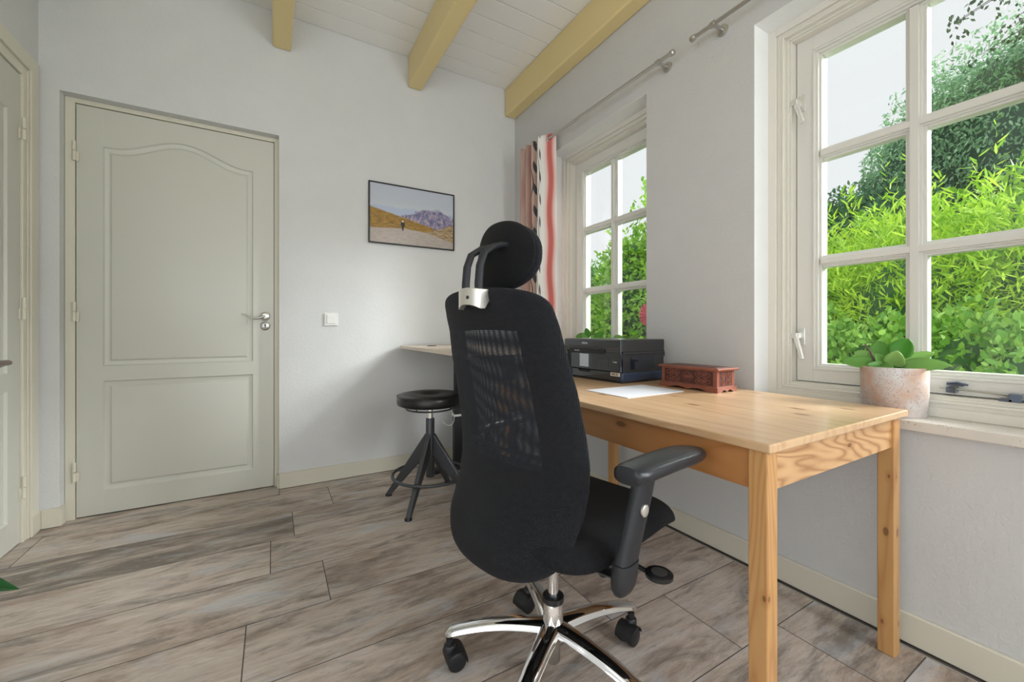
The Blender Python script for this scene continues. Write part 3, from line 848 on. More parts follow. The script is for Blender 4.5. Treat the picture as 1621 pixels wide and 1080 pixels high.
q.tube([(.061, .0045, .026), (.061, .0045, .075)], .0012, 6)
q.build('end_carving', M_CARV, cbx, smooth=True)

# paper
ps = thing('paper_sheet', 'blank white sheet of paper lying on the pine table in front of the printer', 'paper', (1.204, 1.124, TZ))
q = MB(); q.prism([(-.152, -.108), (.151, -.101), (.153, .107), (-.153, .108)], .0003, .0022, 'xy'); q.build('sheet', M_PAPER, ps)

# ------------------------------------------------------------------ leaves of indoor plants
def leaf_mesh(mb, base, direction, up, L, Wd, cup=.25, droop=.15, nx=6, ny=8, pointed=False):
    d = Vector(direction).normalized(); u = Vector(up); s_ = d.cross(u).normalized(); u = s_.cross(d).normalized()
    b = len(mb.v)
    for j in range(ny+1):
        t_ = j/ny
        wv = Wd*.5*(sin(pi*min(1, t_**.72))**.62 if not pointed else sin(pi*t_**.8)**.9) if 0 < t_ < 1 else .0004
        for i in range(nx+1):
            a = 2*i/nx-1
            p = Vector(base)+d*(L*t_)+s_*(wv*a)+u*(cup*wv*a*a-droop*L*t_*t_)
            mb.v.append(p)
    for j in range(ny):
        for i in range(nx):
            q_ = b+j*(nx+1)+i; mb.f.append((q_, q_+1, q_+nx+2, q_+nx+1))
def tint(o, rng_, per=None, f=None):
    at = o.data.attributes.new('tint', 'FLOAT', 'FACE')
    n = len(o.data.polygons)
    vals = f if f is not None else [rng_.random() for _ in range(n)]
    at.data.foreach_set('value', vals)
def potted(loc, label, R, H, leaves, seed, group=None, m=M_POT, lm=M_PEP, stem=True):
    t_ = thing('potted_plant', label, 'potted plant', loc, group=group)
    q = MB().lathe([(R*.90, 0), (R*.93, .003), (R*.99, H*.45), (R, H-.002), (R*.985, H), (R*.90, H), (R*.89, H-.02)], 48)
    q.build('pot', m, t_, smooth=True, angle=50)
    MB().lathe([(R*.88, H-.03), (R*.88, H-.014), (R*.3, H-.010)], 32).build('soil', M_SOIL, t_, smooth=True)
    if not leaves: return t_
    rg = random.Random(seed); vals = []
    q = MB(); sm = MB()
    for az, el, stem_l, L, Wd, rad, cup, droop in leaves:
        a = radians(az); e_ = radians(el)
        d = Vector((cos(a)*cos(e_), sin(a)*cos(e_), sin(e_)))
        b_ = Vector((cos(a)*rad*.3, sin(a)*rad*.3, H-.014)); tip = Vector((cos(a)*rad, sin(a)*rad, H+stem_l))
        sm.tube([b_, (b_+tip)/2+Vector((0, 0, .006)), tip], .0028, 6)
        n0 = len(q.f)
        leaf_mesh(q, tip, d, (-.7, -.35, .6), L, Wd, cup, droop)
        vals += [rg.uniform(0, 1)]*(len(q.f)-n0)
    o = q.build('leaves', lm, t_, smooth=True, angle=180, fixn=False); tint(o, rg, f=vals)
    md = o.modifiers.new('thick', 'SOLIDIFY'); md.thickness = .0012
    if stem: sm.build('stems', M_PEP if lm is M_PEP else lm, t_, smooth=True)
    return t_
# azimuth: world degrees. screen left = +Y/-X, screen right = -Y/+X
pp1 = potted((1.727, .523, SILLZ), 'round-leaved green plant in a speckled stoneware pot at the table corner', .083, .152, [], 3)
q = MB(); sm = MB(); vals = []
rr_, fw_ = Vector((.29, -.957, 0)), Vector((-.957, -.29, 0))
for br_, bz_, a_, b_, c_, L_, W_, dr_, tn_ in [
    (.012, .004, .95, .14, .30, .108, .046, .12, .55), (.015, .008, .80, .52, .10, .078, .042, .05, .8), (.004, .030, .40, .78, -.1, .066, .062, -.15, .1),
    (-.018, .012, -.08, .95, -.3, .074, .064, .0, .25), (-.020, .004, -.95, .20, .30, .100, .046, .28, .3), (-.028, .014, -.80, .48, -.1, .062, .042, .05, .6),
    (.0, .0, .16, .90, .40, .058, .052, .0, .9), (-.012, .0, -.45, .80, .3, .050, .030, .0, .35), (-.01, .0, -.7, .12, .5, .055, .030, .1, .2),
    (.01, .0, .55, .85, -.3, .060, .034, .0, .95), (.02, .0, .7, .3, -.5, .07, .045, .1, .7), (-.03, .0, -.5, .5, -.6, .06, .045, .1, .4), (-.02, .002, .5, .05, .7, .045, .03, .2, .5)]:
    d_ = (rr_*a_+Vector((0, 0, b_))+fw_*c_).normalized()
    tip_ = rr_*br_*1.6+fw_*c_*.04+Vector((0, 0, .152+bz_)); n0 = len(q.f)
    sm.tube([rr_*br_*.4+Vector((0, 0, .135)), tip_], .0028, 6)
    leaf_mesh(q, tip_, d_, fw_+Vector((0, 0, .55)), L_, W_, .3, dr_)
    vals += [tn_]*(len(q.f)-n0)
o = q.build('leaves', M_PEP, pp1, smooth=True, angle=180, fixn=False); tint(o, random.Random(1), f=vals)
md = o.modifiers.new('thick', 'SOLIDIFY'); md.thickness = .0012
sm.build('stems', M_PEP, pp1, smooth=True)
MB().tube([(-.02, .03, .14), (-.025, .045, .18), (-.03, .05, .20), (-.035, .062, .225)], [.005, .0035, .003, .002], 7).build('bare_stem', M_BARK, pp1, smooth=True)
L2 = [(95, 28, .055, .095, .062, .05, .3, .25), (80, 60, .065, .07, .04, .02, .5, -.1), (130, 55, .045, .06, .03, .02, .4, 0), (-90, 40, .055, .085, .055, .04, .3, .2), (-60, 55, .03, .06, .05, .02, .3, .1), (180, 40, .03, .05, .045, .03, .4, .1), (60, 30, .03, .06, .05, .03, .3, .1)]
potted((1.735, 1.99, SILLZ), 'green plant on the far sill, showing left of the window bar above the printer', .065, .155, L2, 4)
L3 = [(95, 45, .045, .065, .055, .03, .3, .25), (-85, 38, .045, .065, .052, .03, .3, .25), (180, 40, .03, .05, .045, .03, .4, .1), (0, 40, .03, .05, .045, .03, .4, .1)]
potted((1.735, 1.70, SILLZ), 'green plant on the far sill, right of the window bar above the printer', .062, .155, L3, 5)
# plant on the floor at the left edge
L4 = [(52, 22, .17, .34, .085, .10, .3, .42), (150, 30, .2, .26, .08, .08, .3, .3), (200, 40, .2, .26, .08, .08, .3, .3), (250, 35, .2, .25, .08, .08, .3, .3), (100, 60, .25, .28, .08, .05, .3, .2)]
def floor_plant():
    t_ = thing('potted_plant', 'dark green pointed leaf of a floor plant at the left edge', 'potted plant', (-.82, 1.57, 0))
    MB().lathe([(.07, 0), (.09, .02), (.10, .2), (.096, .205), (.088, .2), (.085, .18)], 36).build('pot', mat('grey_pot', (.25, .25, .25), .6), t_, smooth=True)
    q = MB(); sm = MB(); vals = []
    tipw = Vector((-.640, 1.757, .195))-Vector((-.82, 1.57, 0))
    specs = [(Vector((-.02, .02, .40)), tipw), (Vector((-.03, 0, .3)), Vector((-.08, .12, .5))), (Vector((-.02, -.02, .3)), Vector((-.08, -.1, .5)))]
    for b_, tp_ in specs:
        d = tp_-b_; L = d.length
        dd = (d+Vector((0, 0, .16*L*0))).normalized()
        leaf_mesh(q, b_, dd, (.35, -.55, .75), L, .085, .3, 0.0, 8, 14, pointed=True)
        sm.tube([(0, 0, .17), (b_.x*.5, b_.y*.5, .22), b_], .004, 6)
    o = q.build('leaves', M_LEAF_G, t_, smooth=True, angle=180, fixn=False); tint(o, random.Random(1))
    sm.build('stems', M_LEAF_G, t_, smooth=True)
floor_plant()

# dark side table, only its corner shows
stt = thing('side_table', 'dark brown wooden tabletop corner with moulded edge at the left edge', 'side table', (-.82, 1.14, 0))
q = MB()
for i, (ins_, z_) in enumerate([(0, 0)]): pass
X0, X1, Y0, Y1 = -.135, .300, -.20, .262
TT = .882
prof = [(.004, 0), (0, -.003), (0, -.009), (.003, -.0115), (.008, -.0125), (.013, -.016), (.022, -.0235), (.03, -.0245)]
b0 = None; nn = 0
def rrect(ins_, rad=.006, k=4):
    pts = []
    for cx3, cy3, a0 in ((X1-ins_-rad, Y1-ins_-rad, 0), (X0+ins_+rad, Y1-ins_-rad, 90), (X0+ins_+rad, Y0+ins_+rad, 180), (X1-ins_-rad, Y0+ins_+rad, 270)):
        for i in range(k+1):
            a = radians(a0+90*i/k); pts.append((cx3+rad*cos(a), cy3+rad*sin(a)))
    return pts
for ins_, dz in prof:
    L = rrect(ins_); b = q.add([(x, y, TT+dz) for x, y in L], []); n = len(L)
    if b0 is None: q.f.append(tuple(b+i for i in range(n)))
    else:
        for i in range(n): q.f.append((b0+i, b0+(i+1) % n, b+(i+1) % n, b+i))
    b0 = b
q.f.append(tuple(b0+i for i in reversed(range(n))))
q.build('tabletop', M_DARKWOOD, stt, smooth=True, angle=30)
for lx in (X0+.08, X1-.10):
    for ly in (Y0+.05, Y1-.12):
        MB().tube([(lx, ly, 0), (lx, ly, .5), (lx, ly, TT-.024)], [.012, .018, .02], 12).build('leg', M_DARKWOOD, stt, smooth=True)

# ------------------------------------------------------------------ standing desk along the window wall
dk = thing('standing_desk', 'pale desktop on black legs standing in the corner behind the office chair', 'desk', (1.2, 2.29, 0))
DX0, DX1, DY0, DY1, DZ = -.46, .455, -.52, .515, .848
poly = []
for cx3, cy3, a0, rad in ((DX1-.01, DY1-.01, 0, .01), (DX0+.04, DY1-.04, 90, .04), (DX0+.06, DY0+.06, 180, .06), (DX1-.01, DY0+.01, 270, .01)):
    for i in range(7):
        a = radians(a0+15*i); poly.append((cx3+rad*cos(a), cy3+rad*sin(a)))
q = MB().prism(poly, DZ-.019, DZ, 'xy'); q.build('desktop', M_DESK, dk, bevel=.002)
MB().lathe([(.03, DZ), (.03, DZ+.003), (.022, DZ+.004)], 24, (-.30, .30, 0)).build('cable_grommet', M_BLACK, dk, smooth=True)
for yy in (.33, -.36):
    lg = MB().box(-.135, -.06, yy-.022, yy+.022, .03, .42); lg.box(-.130, -.065, yy-.018, yy+.018, .42, DZ-.019)
    o = lg.build('leg', M_DESKLEG, dk, bevel=.003)
    MB().box(-.32, .24, yy-.035, yy+.035, .004, .028).build('foot', M_DESKLEG, o, bevel=.006)
MB().box(-.13, -.06, -.34, .31, DZ-.06, DZ-.022).build('crossbar', M_DESKLEG, dk)
q = MB()
q.tube([(-.14+.0, .33+.03*cos(a), .37+.0*sin(a)) for a in (0, 1)], .002, 6)
q.ring(-.139, -.056, .306, .354, .365, .378, .002)
q.box(-.140, -.0555, .3045, .3555, .366, .379)
q.build('cable_tie', M_WHITE, dk)
cbl = MB(); cbl.tube([(-.15+.05*sin(a*.9)-.04, .31, .37+.055*cos(a)-.005) for a in [k*.35 for k in range(13)]], .0026, 6)
tag(cbl.build('power_cable', M_WHITE, None, smooth=True, loc=(1.2, 2.29, 0)), 'white cable looped round the black desk leg', 'cable')
cb2 = MB(); cb2.tube([(1.56, 1.79, .82), (1.60, 1.70, .64), (1.63, 1.67, .52), (1.62, 1.72, .43), (1.62, 1.9, .40)], .0035, 6)
tag(cb2.build('power_cable', M_BLACK, None, smooth=True), 'black cable hanging from the standing desk beside the far table leg', 'cable')
cb4 = MB()
cb4.tube([(1.652, 1.66, .69), (1.650, 1.60, .56), (1.648, 1.68, .47), (1.648, 1.85, .45)], .003, 6)
tag(cb4.build('power_cable', M_BLACK, None, smooth=True), 'thin black cable sagging against the wall left of the far table leg', 'cable')
cb3 = MB(); cb3.tube([(1.62, 1.66, .36), (1.625, 1.60, .33), (1.625, 1.54, .38), (1.625, 1.47, .52), (1.625, 1.42, .55), (1.625, 1.30, .53), (1.625, 1.15, .50)], .003, 6)
tag(cb3.build('power_cable', M_BLACK, None, smooth=True), 'thin black cable kinked along the wall behind the far table leg', 'cable')

# ------------------------------------------------------------------ stool
sl = thing('stool', 'round black padded swivel stool on four grey metal legs with a foot ring', 'stool', (.762, 2.222, 0))
R = .182
MB().lathe([(.05, .531), (R-.02, .534), (R-.004, .541), (R, .556), (R-.002, .585), (R-.010, .594), (R-.035, .599), (.06, .597), (.045, .590), (.0, .588)], 56).build('seat', M_LEATHER, sl, smooth=True, angle=60)
q = MB(); q.tube([((R-.0015)*cos(a), (R-.0015)*sin(a), .588) for a in [k*2*pi/56 for k in range(56)]], .0028, 6, closed=True)
q.build('piping', M_LEATHER, sl, smooth=True)
q = MB(); q.tube([(.13*cos(a), .13*sin(a), .516) for a in [k*2*pi/40 for k in range(40)]], .0045, 8, closed=True)
for a in (.6, 2.2, 3.8, 5.4): q.tube([(.13*cos(a), .13*sin(a), .516), (.125*cos(a), .125*sin(a), .534)], .004, 6)
q.build('release_ring', M_STOOL, sl, smooth=True)
MB().lathe([(.06, .518), (.08, .532)], 24).lathe([(.016, .44), (.016, .53)], 20).build('gas_piston', M_CHROME, sl, smooth=True)
MB().lathe([(.022, .13), (.024, .135), (.024, .455), (.022, .459)], 24).build('column', M_STOOL, sl, smooth=True)
for k in range(4):
    a = radians(45+90*k+1.5); ca_, sa_ = cos(a), sin(a)
    def P(r_, z_): return (r_*ca_, r_*sa_, z_)
    q = MB()
    px_ = Vector((-sa_, ca_, 0))
    sec = [(.018, .37, .30), (.262, .014, .004)]
    # tapering flat-sided leg, closed box from column to foot
    top_o, top_i = Vector(P(.024, .375)), Vector(P(.020, .255)); bot_o, bot_i = Vector(P(.274, .008)), Vector(P(.243, .008))
    hw2 = .013
    vs = [top_o+px_*hw2, top_o-px_*hw2, top_i-px_*hw2, top_i+px_*hw2, bot_o+px_*hw2*.9, bot_o-px_*hw2*.9, bot_i-px_*hw2*.9, bot_i+px_*hw2*.9]
    q.add(vs, [(0, 1, 2, 3), (4, 7, 6, 5), (0, 4, 5, 1), (1, 5, 6, 2), (2, 6, 7, 3), (3, 7, 4, 0)])
    o = q.build('leg', M_STOOL, sl, bevel=.004)
    MB().lathe([(.019, 0), (.019, .008), (.014, .014)], 16, P(.258, 0)).build('foot_cap', M_BLACK, o, smooth=True)
q = MB(); q.tube([(.205*cos(a), .205*sin(a), .150) for a in [k*2*pi/56 for k in range(56)]], .0085, 10, closed=True)
for k in range(4):
    a = radians(45+90*k+1.5); q.tube([(.155*cos(a), .155*sin(a), .150), (.205*cos(a), .205*sin(a), .150)], .006, 8)
q.build('foot_ring', M_STOOL, sl, smooth=True)

# ------------------------------------------------------------------ office chair  (local x = forward, -y = sitter's right)
ch = thing('office_chair', 'black high-back mesh office chair with headrest and chrome five-star base', 'office chair', (.66, .91, 0), rz=radians(12))
def interp(tab, z):
    if z <= tab[0][0]: return tab[0][1]
    for (a, va), (b, vb) in zip(tab, tab[1:]):
        if z <= b: 
            q_ = (z-a)/(b-a); q_ = q_*q_*(3-2*q_)*.35+q_*.65
            return va+(vb-va)*q_
    return tab[-1][1]
WT = [(.33, .195), (.40, .206), (.45, .213), (.5, .220), (.55, .226), (.6, .230), (.65, .232), (.7, .229), (.8, .222), (.9, .211), (.95, .203), (1.0, .198), (1.05, .196)]
FT = [(.33, -.20), (.40, -.186), (.45, -.172), (.5, -.148), (.55, -.128), (.6, -.118), (.65, -.117), (.7, -.122), (.8, -.142), (.9, -.168), (.95, -.178), (1.0, -.193), (1.05, -.210)]
Y0c = .02
ZB, ZT = .386, 1.048
NZ, NX = 60, 40
def back_pt(u, s_, side):
    z = ZB+(ZT-ZB)*s_
    k = abs(2*s_-1)
    pw = 24 if s_ > .5 else 11.0
    wf = max(0, 1-k**pw)**(1/3.4 if s_ > .5 else 1/2.4)
    w_ = interp(WT, z)*max(wf, .02)
    y = Y0c-w_*u
    fe = interp(FT, z)
    full = interp(WT, z)
    uu = w_*u/full
    bulge = .048*(1-abs(uu)**2.2)
    bulge *= 1
    dz_ = -.012*(uu**2)*(1 if s_ > .5 else -.8)*k**2
    tk = .034*(max(0, 1-abs(u)**7))**.5*(max(0, 1-k**14))**.5
    x = fe-bulge+side*tk*.5
    return (x, y, z+dz_)
zs = [.5-.5*cos(pi*j/NZ) for j in range(NZ+1)]
us = [sin(pi/2*(2*i/NX-1)*1.0) for i in range(NX+1)]
def zone(i, j):
    u = (us[i]+us[i+1])/2; s_ = (zs[j]+zs[j+1])/2; z = ZB+(ZT-ZB)*s_
    return abs(u) < .56 and .625 < z < .955
solid = MB(); net = MB(); uvS = []; uvN = []
for side in (-1, 1):
    for zn, mb_, uv_ in ((False, solid, uvS), (True, net, uvN)):
        b = len(mb_.v)
        for j in range(NZ+1):
            for i in range(NX+1):
                p = back_pt(us[i], zs[j], side); mb_.v.append(p); uv_.append((p[1]*2.0+(.013 if side > 0 else 0), p[2]*2.0))
        for j in range(NZ):
            for i in range(NX):
                if zone(i, j) == zn:
                    a = b+j*(NX+1)+i; f_ = (a, a+1, a+NX+2, a+NX+1)
                    mb_.f.append(f_ if side > 0 else f_[::-1])
o = solid.build('backrest', M_FAB, ch, smooth=True, angle=180, fixn=False); grid_uv(o.data, uvS)
bm = bmesh.new(); bm.from_mesh(o.data); bmesh.ops.delete(bm, geom=[v for v in bm.verts if not v.link_faces], context='VERTS'); bmesh.ops.remove_doubles(bm, verts=bm.verts, dist=.0002); bm.to_mesh(o.data); bm.free()
nt = net.build('back_net', M_NET, o, smooth=True, angle=180, fixn=False); grid_uv(nt.data, uvN)
bm = bmesh.new(); bm.from_mesh(nt.data); bmesh.ops.delete(bm, geom=[v for v in bm.verts if not v.link_faces], context='VERTS'); bm.to_mesh(nt.data); bm.free()
tag(nt, 'see-through black net panel')
# piping round the net opening
# lumbar bar inside and frame ribs behind the net
q = MB()
def bp(u, z, off=0):
    s_ = (z-ZB)/(ZT-ZB); p = Vector(back_pt(u, s_, 0)); p.x += off; return p
q.tube([bp(u/10*.62, .655, .0) for u in range(-10, 11)], .006, 8)
q.build('lumbar_bar', M_BLACK, o, smooth=True)

def pillow(name, m, parent, cx3, cy3, cz3, a, b, T, curve, tilt, expo=2.3, n=28, uvscale=2):
    mb_ = MB(); uv_ = []
    nr = 12
    for side in (-1, 1):
        b0_ = len(mb_.v)
        for j in range(nr+1):
            r_ = sin(pi/2*j/nr)
            for i in range(n*2):
                an = 2*pi*i/(n*2)
                cc, ss = cos(an), sin(an)
                k_ = (abs(cc)**expo+abs(ss)**expo)**(-1/expo)
                y, z = a*r_*cc*k_, b*r_*ss*k_
                t_ = T*(1-r_**4)**.5
                x = curve*(y/a)**2*a+side*t_/2
                xx = x*cos(tilt)-z*sin(tilt); zz = x*sin(tilt)+z*cos(tilt)
                mb_.v.append((cx3+xx, cy3+y, cz3+zz)); uv_.append((y*uvscale, z*uvscale))
        for j in range(nr):
            for i in range(n*2):
                p0 = b0_+j*n*2+i; p1 = b0_+j*n*2+(i+1) % (n*2)
                f_ = (p0, p1, p1+n*2, p0+n*2); mb_.f.append(f_ if side < 0 else f_[::-1])
    o_ = mb_.build(name, m, parent, smooth=True, angle=180, fixn=False); grid_uv(o_.data, uv_)
    bm_ = bmesh.new(); bm_.from_mesh(o_.data); bmesh.ops.remove_doubles(bm_, verts=bm_.verts, dist=.0001)
    bmesh.ops.recalc_face_normals(bm_, faces=bm_.faces); bm_.to_mesh(o_.data); bm_.free()
    return o_
M_HEAD = fabric('headrest_fabric', (.006, .0065, .008), 900)
hr = pillow('headrest', M_HEAD, ch, -.176, .027, 1.136, .108, .085, .020, .22, -.06)
pillow('headrest_cushion', M_FAB, hr, -.158, .026, 1.132, .111, .084, .036, .22, -.06)
q = MB()
for yy in (-.008, .042):
    pts = [(-.262, yy, 1.038), (-.262, yy, 1.060), (-.258, yy, 1.10), (-.246, yy, 1.130), (-.216, yy, 1.149), (-.192, yy, 1.156), (-.176, yy, 1.156)]
    q.tube(pts, .0125, 12, flat=.62, up=(1, 0, 0))
q.build('headrest_posts', M_BLACKSOFT, ch, smooth=True)
q = MB()
pts = []; 
n = 14
for j in range(n+1):
    t_ = j/n*2-1; y = .000+.041*t_; x = -.283-.012*(1-t_*t_)
    pts.append((x, y, 1.046-.004*t_*t_, .998+.010*(1-t_*t_)))
b = len(q.v)
for x, y, zt, zb in pts: q.v += [(x, y, zt), (x, y, zb), (x+.045, y, zt), (x+.014, y, zb)]
for j in range(n):
    a = b+4*j; c = a+4
    q.f += [(a, c, c+1, a+1), (a+2, a+3, c+3, c+2), (a, a+2, c+2, c), (a+1, c+1, c+3, a+3)]
q.f += [(b, b+1, b+3, b+2), (b+4*n, b+4*n+2, b+4*n+3, b+4*n+1)]
br = q.build('headrest_bracket', M_SILVER, ch, smooth=True, angle=40, bevel=.0015)
MB().lathe([(.004, -.2957), (.004, -.290)], 14, (0, -.010, 1.024), 'x').build('bracket_screw', M_BLACK, br, smooth=True)

# seat
mb = MB(); uv_ = []
NA, NB = 36, 36
SF, SB, SW = .306, -.215, .250
def seat_pt(a, b, side):
    k = (1-abs(b)**5)**.22 if abs(b) < 1 else 0
    f_ = (SF+SB)/2+(SF-SB)/2*b
    w_ = SW*(max(0, 1-abs(b)**7))**.35*(1-.04*b)
    y = Y0c*.2-w_*a
    e_ = (max(0, 1-abs(a)**6))**.5*(max(0, 1-abs(b)**9))**.5
    if side > 0:
        z = .452+.052*e_ - .014*(1-a*a)*(1-b*b)
    else:
        z = .458-.028*e_
    if b > .35: z -= .042*((b-.35)/.65)**2
    
    return (f_, y, z)
ang = [sin(pi/2*(2*i/NA-1)) for i in range(NA+1)]
for side in (-1, 1):
    b0 = len(mb.v)
    for j in range(NB+1):
        for i in range(NA+1):
            p = seat_pt(ang[i], ang[j], side); mb.v.append(p); uv_.append((p[0]*2+p[2], p[1]*2+p[2]))
    for j in range(NB):
        for i in range(NA):
            a = b0+j*(NA+1)+i; f_ = (a, a+1, a+NA+2, a+NA+1); mb.f.append(f_ if side > 0 else f_[::-1])
o = mb.build('seat', M_SEAT, ch, smooth=True, angle=180, fixn=False); grid_uv(o.data, uv_)
bm = bmesh.new(); bm.from_mesh(o.data); bmesh.ops.remove_doubles(bm, verts=bm.verts, dist=.0001); bmesh.ops.recalc_face_normals(bm, faces=bm.faces); bm.to_mesh(o.data); bm.free()

# mechanism
q = MB().box(-.11, .10, -.07, .07, .378, .412); q.box(-.19, -.10, -.045, .045, .36, .40); q.box(-.205, -.175, -.035, .035, .43, .50)
q.lathe([(.05, .345), (.055, .36), (.06, .38)], 24)
mc = q.build('tilt_mechanism', M_BLACK, ch, bevel=.006)
MB().tube([(.0, -.12, .398), (.015, -.150, .382), (.022, -.160, .352)], [.024, .025, .022], 18).build('tension_knob', M_BLACK, mc, smooth=True)
q = MB().tube([(.02, -.07, .392), (.06, -.16, .382), (.060, -.245, .376)], .006, 8)
q.lathe([(.028, .370), (.032, .373), (.032, .380), (.028, .383)], 24, (.068, -.272, 0))
lv = q.build('seat_lever', M_BLACK, mc, smooth=True)
MB().lathe([(.018, .3825), (.018, .384)], 20, (.068, -.272, 0)).build('lever_symbol', mat('lever_grey', (.05, .05, .05), .5), lv, smooth=True)

# armrests
def arm(sg, f0, rr, zt, name='armrest'):
    # root part: upright housing
    y = -sg*rr
    q = MB()
    prof_ = []
    def sect(x, yy, z, hx3, hy3): 
        pts_ = []
        for i in range(20):
            a = 2*pi*i/20; c_, s_ = cos(a), sin(a); k = (abs(c_)**3.2+abs(s_)**3.2)**(-1/3.2)
            pts_.append((x+hx3*c_*k, yy+hy3*s_*k, z))
        return pts_
    stack = [(-.098, .284, .412, .010, .006), (-.097, .284, .417, .024, .012), (-.096, .284, .430, .031, .017), (-.094, .285, .450, .033, .019), (-.090, .286, .478, .032, .0185)]
    stack2 = [(-.090, .286, .479, .0305, .017), (-.078, .290, .52, .030, .0165), (-.055, .298, .60, .031, .016), (-.040, .303, .667, .033, .016)]
    for stck, nm in ((stack, 'L'), (stack2, 'U')):
        b = len(q.v)
        for x, yy, z, a_, b_ in stck:
            q.v += [(px3+f0, -sg*(-py3+0) if False else -sg*(rr-.30)-sg*py3*1.0 if False else (-sg*(py3+(rr-.30))), pz3) for px3, py3, pz3 in sect(x, yy, z, a_, b_)]
        for j in range(len(stck)-1):
            for i in range(20): q.f.append((b+j*20+i, b+j*20+(i+1) % 20, b+(j+1)*20+(i+1) % 20, b+(j+1)*20+i))
        q.f.append(tuple(b+i for i in range(20))); q.f.append(tuple(b+(len(stck)-1)*20+i for i in range(20)))
    root = q.build(name, M_BLACKSOFT, ch, smooth=True, angle=50)
    q = MB(); yk = -sg*(.30+.0155+(rr-.30)); q.lathe([(.0125, 0), (.0125, -sg*.004), (.010, -sg*.0055)], 20, (f0-.066, yk+sg*.003, .583), 'y')
    q.build('height_button', M_SILVER, root, smooth=True)
    q = MB(); yb = -sg*(rr-.02)
    q.tube([(f0-.088, yb+sg*.006, .437), (f0-.04, -sg*.20, .400), (-.01, -sg*.09, .392)], [.016, .019, .022], 12, flat=.45)
    q.build('arm_bracket', M_BLACK, root, smooth=True)
    # pad
    q = MB(); n_ = 26
    N1 = 22; b = 0; x0, x1 = f0-.130, f0+.150
    for j in range(N1+1):
        t_ = j/N1; t2 = .5-.5*cos(pi*t_); x = x0+(x1-x0)*t2
        wv = (.036+.007*t2)*(1-max(0, (t2-.55)/.45)**2.6)**.5*(min(1, .80+t2*3))**1 if t2 < 1 else .001
        if j == 0: wv = .020
        hv = .0185 if 0 < j < N1 else .008
        hv *= (1-max(0, (t2-.6)/.4)**3*.55)
        zc = zt-.019+.004*sin(pi*t2)
        yc = -sg*(rr+.012+.020*t2)
        for i in range(n_):
            a = 2*pi*i/n_; c_, s_ = cos(a), sin(a); k = (abs(c_)**2.8+abs(s_)**2.8)**(-1/2.8)
            q.v.append((x, yc+wv*c_*k, zc+hv*s_*k*(1 if s_ > 0 else .9)))
    for j in range(N1):
        for i in range(n_): q.f.append((j*n_+i, j*n_+(i+1) % n_, (j+1)*n_+(i+1) % n_, (j+1)*n_+i))
    q.f.append(tuple(range(n_))); q.f.append(tuple(N1*n_+i for i in range(n_)))
    q.build('arm_pad', M_PAD, root, smooth=True, angle=70)
arm(1, -.008, .302, .686)
arm(-1, .055, .262, .664)

